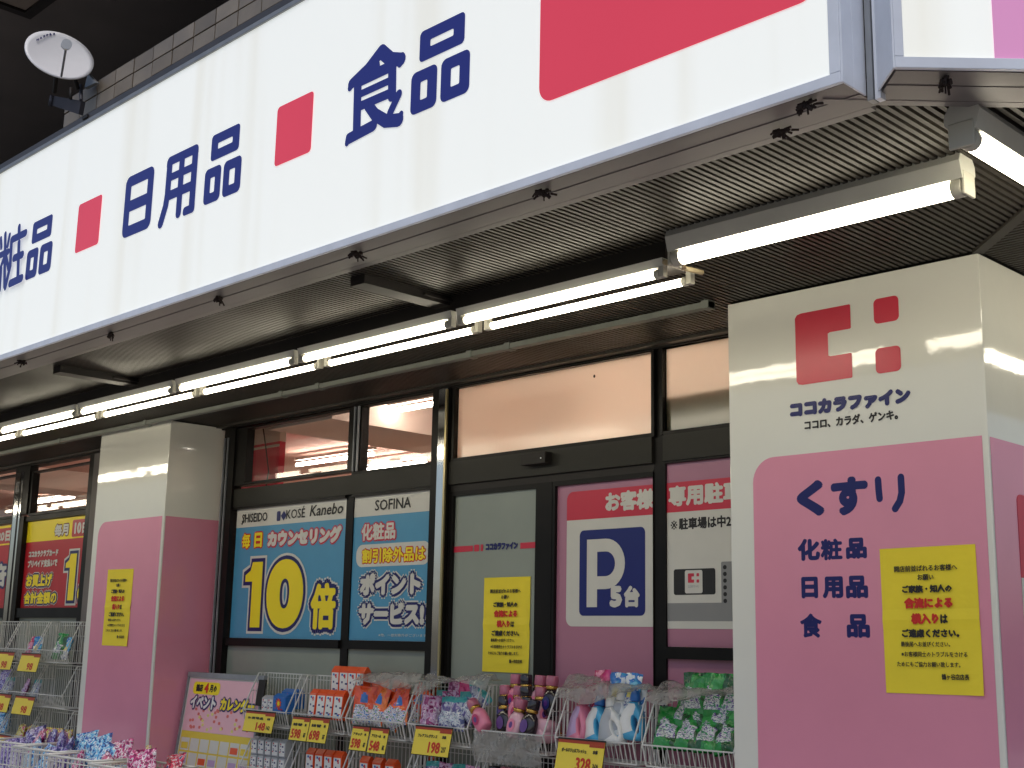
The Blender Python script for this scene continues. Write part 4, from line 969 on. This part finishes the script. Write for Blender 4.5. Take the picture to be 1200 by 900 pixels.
q.add([(x, -.0385, z) for x, z in st], [tuple(range(18))], 0); q.add([(x * .5, -.0392, .058 + (z - .058) * .5) for x, z in st], [tuple(range(18))], 1); q.build('burst', [m_org, m_yprint], blue_box)
blue_box.name = 'pack'
def small_bottle(body, cap, medal):
    t = thing('bottle', '', 'bottle', (0, 0, 0))
    q = MB(); q.lathe([(.034, 0), (.044, .006), (.048, .045), (.047, .08), (.040, .102), (.028, .115), (.025, .121)], (0, 0, 0), 18, 1, .72); q.build('body', body, t)
    q = MB(); q.lathe([(.0275, .1215), (.029, .125), (.029, .134), (.0275, .137)], (0, 0, 0), 16); q.build('neck_ring', m_gold, t)
    q = MB(); q.lathe([(.0285, .1375), (.030, .141), (.0295, .178), (.027, .183)], (0, 0, 0), 16); q.build('cap', cap, t)
    q = MB(); pts = [(math.cos(k * math.pi / 8) * .024, -.0352 - .001, .058 + math.sin(k * math.pi / 8) * .03) for k in range(16)]; q.add(pts, [tuple(range(16))], 0)
    q.add([(x * .45, y - .001, .058 + (z - .058) * .5) for x, y, z in pts], [tuple(range(16))], 1); q.build('label', [medal, m_pur], t)
    return t
b_black = small_bottle(m_bblk, m_bblk, m_pur); b_pink = small_bottle(m_lpink, m_dpink, m_pnk); b_rose = small_bottle(m_pnk, m_dpink, m_mag); b_mixed = small_bottle(m_bblk, m_dpink, m_navyp)
def handle_bottle(body, cap, deco):
    """flattened detergent bottle with a hole for the hand"""
    t = thing('handle_bottle', '', 'bottle', (0, 0, 0))
    out = [(-.062, .006), (-.02, 0), (.03, 0), (.058, .006), (.064, .03), (.062, .07), (.052, .105), (.036, .135), (.022, .152), (.016, .165), (-.016, .165), (-.022, .152), (-.036, .135), (-.050, .105), (-.058, .07), (-.064, .03)]
    ic = Vector((.026, .068)); inn = []
    for x, z in out:
        a = math.atan2(z - ic.y, x - ic.x); ca, sa = math.cos(a), math.sin(a); k = .35; inn.append((ic.x + .016 * ca - .01 * sa * 1, ic.y + .034 * sa))
    n = len(out); q = MB(); hd_ = .03
    lev = [(out, .85, -hd_ * .4), (out, .94, -hd_ * .85)]
    def loop(pts, s, y, c=Vector((0, .075))): return [(c.x + (x - c.x) * s, y, c.y + (z - c.y) * s) for x, z in pts]
    L = [loop(inn, 1.0, 0, ic), loop(inn, 1.0, -hd_ * .55, ic), loop(inn, 1.25, -hd_, ic), loop(out, .90, -hd_), loop(out, .985, -hd_ * .6), loop(out, 1, 0), loop(out, .985, hd_ * .6), loop(out, .90, hd_), loop(inn, 1.25, hd_, ic), loop(inn, 1.0, hd_ * .55, ic)]
    vs = [p for l in L for p in l]; fs = []; m = len(L)
    for k in range(m):
        for i in range(n): fs.append((k * n + i, k * n + (i + 1) % n, ((k + 1) % m) * n + (i + 1) % n, ((k + 1) % m) * n + i))
    mi = [1 if (k in (2,) and 8 <= i <= 15) else 0 for k in range(m) for i in range(n)]
    q.v += vs; q.f += fs; q.mi += mi; q.sm += [True] * len(fs); q.build('body', [body, deco], t)
    q = MB(); q.lathe([(.019, .166), (.024, .169), (.023, .19), (.018, .21), (.015, .213)], (0, 0, 0), 16); q.build('cap', cap, t)
    q = MB(); q.box(.012, -.002, .04, .038, .002, .095); q.build('shade_web', m_bblk, t) if 0 else None
    return t
h_pink = handle_bottle(m_pnk, m_mag, m_lil); h_blue = handle_bottle(m_cyan, m_pblue, m_wht); h_white = handle_bottle(m_wht, m_wht, m_lgray); h_mag = handle_bottle(m_pnk, m_mag, m_mag)

ORD = ['first', 'second', 'third', 'fourth', 'fifth', 'sixth', 'seventh', 'eighth', 'ninth', 'tenth']
def put(proto, k, tier, x, dy, dz, lab, grp, rot=(0, 0, 0), scale=1, ys=None):
    """in right hand rack k: x from its left side, dy in front of the back grid, dz above the basket floor"""
    lip = (1.268, .905, .545)[tier] - .235
    place(proto, (RX_[k][0] + x, RB - dy, lip - .045 + dz), rot, lab, grp, (scale * (1.14 if 'bottle' in proto.name else 1.1),) * 3)
rr = random.Random(11)
# rack 7: green pouches
G = 'green refill pouches in the rack by the corner pillar'
for i in range(4): put(green_pouch, 6, 0, .10 + .115 * i, .14, .03, f'green refill pouch leaning at the front, {ORD[i]} from the left, rack by the corner pillar', G, (R_(-30 + rr.uniform(-5, 5)), R_(rr.uniform(-14, 10)), R_(rr.uniform(-20, 20))))
for i in range(4): put(green_pouch, 6, 0, .14 + .11 * i, .07, .11, f'green refill pouch behind the front row, {ORD[i]} from the left, rack by the corner pillar', G, (R_(-22 + rr.uniform(-5, 5)), R_(rr.uniform(-10, 10)), R_(rr.uniform(-15, 15))))
for i in range(3): put(green_pouch, 6, 0, .20 + .115 * i, .035, .17, f'green refill pouch at the back grid, {ORD[i]} from the left, rack by the corner pillar', G, (R_(-6), R_(rr.uniform(-6, 6)), 0))
for i in range(4): put(green_pouch, 6, 1, .08 + .115 * i, .10, .02, f'green refill pouch in the lower basket, {ORD[i]} from the left, rack by the corner pillar', G, (R_(-20), 0, 0))
# rack 6: handled bottles, refills behind
G = 'handled bottles in the rack below the parking poster'
for i, (b_, c_) in enumerate(((h_pink, 'pink'), (h_blue, 'light blue with blue cap'), (h_white, 'white'))): put(b_, 5, 0, .10 + .118 * i, .12, .02, f'{c_} detergent bottle with hand hole, front row below parking poster', G, (R_(-8), R_((2, 0, -10)[i]), R_((-14, -4, 8)[i])), 1.0)
put(h_mag, 5, 0, .175, .05, .025, 'pink bottle with magenta cap behind the front pink one', G, (0, 0, R_(10)))
G = 'refill pouches at the back of the rack below the parking poster'
for i in range(3): put(magenta_pouch, 5, 0, .12 + .085 * i, .04, .12 + .02 * (i % 2), f'magenta refill pouch, {ORD[i]} from left at the back, below the parking poster', G, (R_(-5), 0, R_(rr.uniform(-8, 8))))
for i in range(2): put(blue_pouch, 5, 0, .33 + .09 * i, .04, .13, f'blue and white refill pouch, {ORD[i]} from left at the back, below parking poster', G, (R_(-5), 0, R_(rr.uniform(-8, 8))))
for i in range(2): put(blue_pouch, 5, 0, .30 + .1 * i, .07, .19, f'blue refill pouch on top of the others, {ORD[i]} from the left, under the clear sheet', G, (R_(-12), 0, 0))
put(magenta_pouch, 5, 0, .18, .06, .20, 'magenta refill pouch on top of the others under the clear sheet', G, (R_(-12), 0, 0))
for i in range(3): put(h_white, 5, 1, .12 + .14 * i, .10, .01, f'white detergent bottle {ORD[i]} in the lower basket below the parking poster', 'handled bottles in the lower basket')
# rack 5: small bottles
G = 'pink and black bottles in the rack below the frosted door'
put(b_rose, 4, 0, .06, .165, .05, 'rose bottle lying tilted over the left front of the black bottles', G, (R_(-10), R_(-48), 0))
for i, b_ in enumerate((b_black, b_mixed, b_black)): put(b_, 4, 0, .15 + .075 * i, .10, .02, f'black bottle {ORD[i]} from the left in the front row below the frosted door', G, (R_(-6), R_((-12, 4, 0)[i]), R_(10 * i)))
for i in range(2): put((b_pink, b_black)[i], 4, 0, .26 + .095 * i, .155, .015, f'{("pale pink", "black")[i]} bottle standing at the right front below the frosted door', G, (R_(-10), R_(8), 0))
for i in range(4): put((b_rose, b_black, b_pink, b_mixed)[i], 4, 0, .16 + .088 * i, .045, .135, ('rose', 'black', 'pale pink', 'black and pink')[i] + ' bottle standing highest at the back below the frosted door', G, (R_(-3), R_((0, -4, 3, 2)[i]), 0))
for i in range(2): put(b_pink, 4, 0, .37 + .06 * i, .12, .09, f'pale bottle lying bottom out, {ORD[i]} from left, right side below the frosted door', G, (R_(-98), 0, R_(10 * i)))
for i in range(2): put(b_pink, 4, 0, .34 + .065 * i, .13, .04, f'pale bottle lying under the others, {ORD[i]} from left, below the frosted door', G, (R_(-95), 0, R_(-8 * i)))
for i in range(5): put((b_black, b_pink)[i % 2], 4, 1, .06 + .09 * i, .09, .01, f'{("black", "pale pink")[i % 2]} bottle in the lower basket, {ORD[i]} from the left', 'bottles in the lower basket')
# rack 4: purple and silver pouches
G = 'purple and silver refill pouches below the blue posters'
for i, p_ in enumerate((purple_pouch, purple_pouch, silver_pouch, silver_pouch)): put(p_, 3, 0, .10 + (.0, .075, .15, .245)[i], .13, .02, ('purple refill pouch, leftmost at the front of its rack', 'purple pouch turned sideways next to the leftmost one', 'silver pouch with teal top in the middle of its rack', 'silver pouch at the right front of its rack')[i], G, (R_(-8), R_(rr.uniform(-4, 4)), R_((6, 70, -4, 6)[i])))
for i in range(3): put((purple_pouch, magenta_pouch, silver_pouch)[i], 3, 0, .24 + .085 * i, .045, .115, ('purple', 'magenta', 'silver')[i] + ' pouch standing high at the back of the purple and silver rack', G, (R_(-4), 0, R_(rr.uniform(-10, 10))))
put(silver_pouch, 3, 0, .40, .12, .10, 'silver and teal pouch fallen to the right of the purple and silver rack', G, (R_(-20), R_(40), 0))
for i in range(4): put((silver_pouch, purple_pouch)[i % 2], 3, 1, .08 + .11 * i, .10, .02, f'{("silver", "purple")[i % 2]} pouch in the lower basket, {ORD[i]} from the left', 'pouches in the lower basket', (R_(-15), 0, 0))
for i in range(3): put((silver_pouch, purple_pouch, silver_pouch)[i], 3, 0, .13 + .11 * i, .075, .05, ('silver', 'purple', 'second silver')[i] + ' pouch in the middle row of the purple and silver rack', 'purple and silver refill pouches below the blue posters', (R_(-6), R_((5, -6, 3)[i]), R_((-8, 12, 4)[i])))
for i in range(4): put((b_mixed, b_rose, b_black, b_pink)[i], 4, 0, .12 + .085 * i, .075, .075, ('black and pink', 'rose', 'black', 'pale pink')[i] + ' bottle in the middle row below the frosted door', 'pink and black bottles in the rack below the frosted door', (R_(-5), R_((-6, 3, -3, 6)[i]), R_(25 * i)))
for i in range(2): put((h_white, h_blue)[i], 5, 0, .33 + .09 * i, .085, .05, ('white', 'light blue')[i] + ' detergent bottle in the second row on the right below the parking poster', 'handled bottles in the rack below the parking poster', (R_(-5), R_(4), R_(12)))
# rack 3: orange pouches
G = 'orange pouches under the clear sheet'
for i in range(4): put(orange_pouch, 2, 0, .10 + .115 * i, .13, .015, f'orange and white pouch {ORD[i]} from the left at the front of its rack', G, (R_(-10 + rr.uniform(-5, 4)), R_((0, 6, 28, -14)[i]), R_((30, -8, 8, -6)[i])), .92)
for i in range(3): put(orange_pouch, 2, 0, .17 + .13 * i, .06, .05, f'orange pouch {ORD[i]} from the left in the back row of its rack', G, (R_(-8), R_((-10, 10, 34)[i]), R_(6)), .92)
for i in range(3): put(orange_pack, 2, 1, .12 + .12 * i, .10, .01, f'orange pack {ORD[i]} in the lower basket under the orange pouches', 'orange packs in the lower basket')
# rack 2: orange topped packs
G = 'orange topped white packs'
for i in range(4): put(orange_pack, 1, 0, .145 + .088 * i, .12, .02, f'white pack with orange top, {ORD[i]} from the left at the front of its rack', G, (R_(-5), 0, R_(rr.uniform(-8, 8))))
for i in range(4): put(orange_pack, 1, 0, .27 + .085 * i, .035, .165, f'white pack with orange top stacked high at the back, {ORD[i]} from the left', G, (0, 0, R_(rr.uniform(-5, 5))))
for i in range(3): put(orange_pack, 2, 0, .06 + .15 * i, .025, .172, f'orange pack lying on top behind the clear sheet, {ORD[i]} from the left', G, (R_(-80), 0, R_(90)))
for i in range(4): put(orange_pack, 1, 1, .13 + .095 * i, .10, .02, f'white pack with orange top in the lower basket, {ORD[i]} from the left', G)
# rack 1: grey boxes and the blue box
G = 'grey and blue boxes in front of the calendar'
for i in range(2): put(grey_box, 0, 0, .17 + .066 * i, .10, .03, f'small grey and white box {ORD[i]} from the left beside the blue box with the burst', G)
put(blue_box, 0, 0, .345, .10, .03, 'blue box with an orange burst in the upper basket', G, (0, 0, R_(-4)))
put(blue_box, 0, 0, .35, .035, .06, 'blue box behind the one with the visible burst', G)
for j in range(2):
    for i in range(5): put(grey_box, 0, 1, .09 + .08 * i, .11 - .0 * j, .02 + .105 * j, f'grey pouch box in the lower basket, {("bottom", "top")[j]} row, {ORD[i]} from the left', G)
# left racks
def putl(proto, k, tier, x, dy, dz, lab, grp, rot=(0, 0, 0)):
    lip = (1.60, 1.24, .88, .52)[tier] - .235; place(proto, (LXs[k] + x, RB - dy, lip - .095 + dz), rot, lab, grp)
G = 'goods in the tall racks on the left'
L_ = [(1, 0, magenta_pouch, .22, 'magenta pouch in the top basket of the second tall rack'), (1, 0, blue_pouch, .36, 'blue pouch beside a magenta one in the top basket'), (2, 1, bag_pur, .30, 'dark purple bag in the middle basket at the left edge'), (2, 1, silver_pouch, .44, 'silver pouch in the middle basket at the left edge'),
      (2, 2, bag_blue, .25, 'light blue bag in the lower basket at the left edge'), (2, 2, bag_blue, .42, 'light blue bag at the right of the lower basket at the left edge'), (1, 1, silver_pouch, .40, 'silver pouch in the middle basket of the second tall rack'), (0, 0, green_pouch, .2, 'green pouch in the top basket next to the second pillar'), (0, 0, blue_pouch, .34, 'blue pouch in the top basket next to the second pillar'),
      (1, 2, bag_yel2, .20, 'yellow bag in the lower basket of the second tall rack, left'), (1, 2, bag_yel2, .40, 'yellow bag in the lower basket of the second tall rack, right'), (0, 2, bag_yel2, .22, 'yellow bag in the lower basket next to the second pillar, left'), (0, 2, bag_yel2, .40, 'yellow bag in the lower basket next to the second pillar, right'), (1, 1, purple_pouch, .2, 'purple pouch in the middle basket of the second tall rack')]
for k, ti, pr, x, lab in L_: putl(pr, k, ti, x, .10, .02, lab, G, (R_(-14), 0, R_(rr.uniform(-20, 20))))

# ------------------------------------------------------------------ price cards clipped to the lips
def price_card(w_, h, price, label, loc, name='', unit='', tilt=-12, yaw=0):
    t = thing('price_card', label, 'price card', (0, 0, 0), 'yellow price cards')
    f_ = lambda u, v, d: (u, -d, v)
    q = MB(); q.box(-w_ / 2, -.001, -h, w_ / 2, .001, 0, 0); q.box(-w_ / 2, -.0016, -h * .12, w_ / 2, -.0011, -.001, 1); q.box(w_ * .18, -.0016, -h * .2, w_ / 2, -.0011, -h * .121, 1); q.build('board', [mat('card_yellow', rgb(238, 214, 70), .5), mat('card_red', rgb(170, 60, 26), .5)], t)
    q = MB(); text(q, price, -.02 if w_ > .25 else -w_ * .42, -h * .92, w_ * .26 if w_ > .25 else w_ * .14, -h * .52, f_, .0025, bold=.003, n=6); q.build('price', mat('price_red', rgb(200, 52, 20), .5), t)
    q = MB()
    if name: text(q, name, -w_ * .40, -h * .40, w_ * .14, -h * .27, f_, .0025, bold=.0012, n=4, res=1); text(q, '本体', w_ * .27, -h * .40, w_ * .38, -h * .27, f_, .0025, bold=.0012, n=4, res=1)
    if unit: text(q, unit, w_ * .30, -h * .86, w_ * .42, -h * .66, f_, .0025, bold=.0015, n=4, res=1)
    if q.v: q.build('caption', m_black, t)
    q = MB(); q.box(-w_ / 2 - .003, -.004, -.004, w_ / 2 + .003, -.0018, .004); q.box(-w_ / 2 - .003, .0012, -h - .004, w_ / 2 + .003, .002, .004); q.build('holder', m_cover, t)
    t.location = loc; t.rotation_euler = (R_(tilt), 0, R_(yaw))
def card_at(px, py, w_, h, price, label, y=4.90, **k): p = at(px, py, 1, y); price_card(w_, h, price, label, p, **k)
card_at(682, 867, .31, .165, '328', 'yellow price card reading 328, nearest the corner pillar', y=4.89, name='ボールドジェルフレッシュ', unit='360')
card_at(509, 852, .305, .155, '198', 'yellow price card reading 198 under the purple pouches', y=4.89, name='フレアフレグランス', unit='217')
card_at(424, 851, .158, .14, '598', 'yellow price card reading 598 under the orange pouches', y=4.89, name='アタック', unit='657'); card_at(446, 853, .162, .145, '548', 'yellow price card reading 548 under the orange pouches', y=4.895, name='アリエール', unit='602')
card_at(354, 840, .182, .145, '598', 'yellow price card reading 598 under the orange topped packs', y=4.89, name='詰替', unit='657'); card_at(376, 841, .188, .15, '698', 'yellow price card reading 698 under the orange topped packs', y=4.895, name='詰替', unit='767')
card_at(306, 834, .33, .13, '148', 'yellow price card reading 148 under the blue box', y=4.89, name='お買得品', unit='162')
for px, py, nm in ((7, 764, 'upper card at the left edge'), (37, 766, 'upper card on the second tall rack'), (3, 813, 'lower card at the left edge'), (30, 816, 'lower card on the second tall rack'), (2, 861, 'lowest card at the left edge')):
    card_at(px, py, .36, .15, '98', 'yellow price card, ' + nm, y=4.89)

# ------------------------------------------------------------------ crumpled clear sheets over the rack tops
def sheet(x0, x1, label, seed, z=1.275, depth=.16, sag=.07):
    rr_ = random.Random(seed); q = MB(); nx, ny = int((x1 - x0) / .018), 12; ph = [rr_.uniform(0, 6) for _ in range(8)]; vs = []
    for j in range(ny + 1):
        for i in range(nx + 1):
            x = x0 + (x1 - x0) * i / nx; v = j / ny
            y = RB - .01 - depth * v + .012 * math.sin(11 * x + ph[0] + 3 * v)
            d_ = z + .02 * math.sin(math.pi * v) + .020 * math.sin(6 * x + ph[1] + 3 * v) + .014 * math.sin(13 * x + 9 * v + ph[2]) + .004 * math.sin(31 * x - 19 * v + ph[3]) - sag * v ** 3 * (.7 + .3 * math.sin(6 * x + ph[4])) + rr_.uniform(-.001, .001)
            vs.append((x, y, d_))
    fs = [(j * (nx + 1) + i, j * (nx + 1) + i + 1, (j + 1) * (nx + 1) + i + 1, (j + 1) * (nx + 1) + i) for j in range(ny) for i in range(nx)]
    q.add(vs, fs, 0, True); return tag(q.build('plastic_sheet', m_plastic), label, 'plastic sheet', 'clear rain sheets on the racks')
sheet(-6.34, -5.79, 'crumpled clear sheet rolled over the rack of orange pouches', 1)
sheet(-5.77, -5.16, 'crumpled clear sheet over the rack of purple and silver pouches', 2, z=1.285)
sheet(-4.62, -4.02, 'crumpled clear sheet over the rack of handled bottles', 3, z=1.30)
sheet(-4.02, -3.45, 'crumpled clear sheet over the rack of green pouches', 4, z=1.295, sag=.04)
q = MB(); rr_ = random.Random(9); nx, nz = 22, 8; vs = []
for j in range(nz + 1):
    for i in range(nx + 1): vs.append((-5.2 + .51 * i / nx, 4.905 - .012 * rr_.random() + .01 * math.sin(i * .9 + j), 1.03 - .16 * j / nz))
q.add(vs, [(j * (nx + 1) + i, j * (nx + 1) + i + 1, (j + 1) * (nx + 1) + i + 1, (j + 1) * (nx + 1) + i) for j in range(nz) for i in range(nx)], 0, True)
tag(q.build('plastic_sheet', m_plastic), 'clear sheet hanging down the basket front of the pink and black bottles', 'plastic sheet', 'clear rain sheets on the racks')

# ------------------------------------------------------------------ calendar board
cb = thing('calendar_board', 'pink and yellow event calendar in a silver frame leaning by the second pillar', 'notice board', (-8.05, 5.0, .35))
a = at(222, 793, 0, -8.37); bw, bh = .93, .90
lean = R_(7)
def cpl(u, v, d): return (a.x + .012 + u, a.y - (bh - v) * math.sin(lean) - d * math.cos(lean), a.z - bh + v)
q = MB(); slab(q, [(0, 0), (bw, 0), (bw, bh), (0, bh)], cpl, -.012, 0); q.build('backing', m_offw, cb)
q = MB(); slab(q, [(-.02, bh), (bw + .02, bh), (bw + .02, bh + .035), (-.02, bh + .035)], cpl, -.016, .012)
slab(q, [(-.02, 0), (-.0005, 0), (-.0005, bh), (-.02, bh)], cpl, -.016, .01); slab(q, [(bw + .0005, 0), (bw + .02, 0), (bw + .02, bh), (bw + .0005, bh)], cpl, -.016, .01); slab(q, [(-.02, -.03), (bw + .02, -.03), (bw + .02, -.0005), (-.02, -.0005)], cpl, -.016, .01); q.build('frame', m_alu2, cb)
q = MB(); slab(q, [(bw - .02, bh - .16), (bw + .06, bh - .16), (bw + .06, bh + .01), (bw - .02, bh + .01)], cpl, .011, .022); q.build('clip', m_cover, cb)
q = MB(); flat(q, [(.012, bh - .37), (bw - .012, bh - .37), (bw - .012, bh - .01), (.012, bh - .01)], cpl, .001, 0)
for k in range(60): pass
rr_ = random.Random(4)
for k in range(40):
    u, v = rr_.uniform(.05, .85), bh - rr_.uniform(.22, .36); flat(q, rrect(u, v, u + .03, v + .02, .008), cpl, .0015 + k * .00002, rr_.choice((1, 2, 2)))
q.build('pink_header', [mat('pale_pink_print', rgb(236, 186, 196), .45), m_cream, mat('salmon_print', rgb(226, 120, 110), .5)], cb)
q = MB(); flat(q, rrect(.07, bh - .115, .42, bh - .03, .03), cpl, .002); q.build('yellow_pill', m_yprint, cb)
q = MB(); text(q, '鶴店', .11, bh - .098, .20, bh - .045, cpl, .003, bold=.003, res=1, mi=0); text(q, '月の', .29, bh - .098, .38, bh - .045, cpl, .003, bold=.003, res=1, mi=0); text(q, '4', .22, bh - .105, .275, bh - .035, cpl, .003, bold=.006, mi=1); q.build('month', [m_black, m_redprint], cb)
for s_, u0, u1, m_, mo in (('イベント', .07, .40, m_wht, m_navy), ('カレンダー', .46, .88, m_yprint, m_navy)):
    q = MB(); text(q, s_, u0, bh - .215, u1, bh - .125, cpl, .003, bold=.006, grow=.012, n=10); q.build('title_outline', mo, cb)
    q = MB(); text(q, s_, u0, bh - .215, u1, bh - .125, cpl, .0045, bold=.006, n=8); q.build('title', m_, cb)
q = MB(); flat(q, [(.012, .01), (bw - .012, .01), (bw - .012, bh - .371), (.012, bh - .371)], cpl, .001, 0)
for r in range(5):
    for c_ in range(7):
        u0 = .025 + c_ * .1265; v0 = bh - .405 - (r + 1) * .098
        flat(q, [(u0, v0), (u0 + .112, v0), (u0 + .112, v0 + .086), (u0, v0 + .086)], cpl, .0015, 1)
        if rr_.random() < .4: flat(q, [(u0 + .01, v0 + .012), (u0 + .1, v0 + .012), (u0 + .1, v0 + .055), (u0 + .01, v0 + .055)], cpl, .002, rr_.choice((2, 3, 0)))
q.build('day_grid', [mat('grid_yellow', rgb(226, 200, 70), .5), m_offw, m_org, m_lil], cb)

# ------------------------------------------------------------------ white wire bins in front, heaped with bags
def wire_bin(w_, d_, h):
    t = thing('wire_bin', '', 'wire bin', (0, 0, 0), 'white wire bins at the lower left')
    q = MB()
    for z in (h, h - .03, h * .5, .03):
        q.path([(-w_ / 2, -d_ / 2, z), (w_ / 2, -d_ / 2, z), (w_ / 2, d_ / 2, z), (-w_ / 2, d_ / 2, z), (-w_ / 2, -d_ / 2, z)], .0075 if z == h else .004, 6)
    q.build('rim', m_wire, t); q = MB()
    for k in range(13):
        x = -w_ / 2 + w_ * k / 12
        for y in (-d_ / 2, d_ / 2): q.bar((x, y, 0), (x, y, h), .0035)
        q.bar((x, -d_ / 2, .03), (x, d_ / 2, .03), .0035)
    for k in range(1, 9):
        y = -d_ / 2 + d_ * k / 9
        for x in (-w_ / 2, w_ / 2): q.bar((x, y, 0), (x, y, h), .0035)
    q.build('grid', m_wire, t)
    for sx in (-1, 1):
        for sy in (-1, 1): q = MB(); q.bar((sx * w_ / 2, sy * d_ / 2, -.45), (sx * w_ / 2, sy * d_ / 2, 0), .009, 6); q.build('leg', m_wire, t)
    return t
wb = wire_bin(.56, .38, .30)
BZ = .45
bins = [(-9.05, 4.20, 6), (-8.40, 4.12, 5), (-7.72, 4.02, 4), (-7.02, 3.96, 3)]
bl_ = ['wire bin at the far left of the front row with purple bags', 'wire bin with blue bags, second from the left', 'wire bin with blue and magenta bags, third from the left', 'wire bin nearest the calendar board with yellow and red bags']
for (x, y, a_), l in zip(bins, bl_): place(wb, (x, y, BZ), (0, 0, R_(a_)), l)
G = 'bags heaped in the wire bins'
heap = [(bag_pur, 0, 'purple'), (bag_blue, 1, 'light blue'), (bag_mag, 2, 'magenta'), (bag_yel, 3, 'yellow and white')]
n_ = 0
spec = [(0, ((bag_pur, 'purple'), (bag_pur, 'purple'), (bag_mag, 'magenta'), (bag_pur, 'purple'), (bag_blue, 'light blue'))), (1, ((bag_pur, 'purple'), (bag_blue, 'light blue'), (bag_pur, 'purple'), (bag_blue, 'light blue'), (bag_pur, 'purple'))),
        (2, ((bag_blue, 'light blue'), (bag_mag, 'magenta'), (bag_blue, 'light blue'), (bag_mag, 'magenta'), (bag_mag, 'magenta'))), (3, ((bag_yel, 'yellow and white'), (bag_red, 'red and navy'), (bag_mag, 'magenta'), (bag_yel, 'yellow and white'), (bag_red, 'red and navy')))]
pos = ['left back', 'right back', 'middle', 'left front', 'right front']
for bi, items in spec:
    x, y, a_ = bins[bi]
    for k, (pr, cn_) in enumerate(items):
        ox, oy = ((-.14, .08), (.13, .08), (0, .0), (-.14, -.08), (.14, -.07))[k]
        place(pr, (x + ox, y + oy, BZ + (.15, .14, .12, .06, .06)[k] + rr.uniform(-.02, .02)), (R_(rr.uniform(-25, 5)), R_(rr.uniform(-20, 20)), R_(rr.uniform(-30, 30))), f'{cn_} bag, {pos[k]} of the {("far left", "second", "third", "nearest")[bi]} wire bin', G)
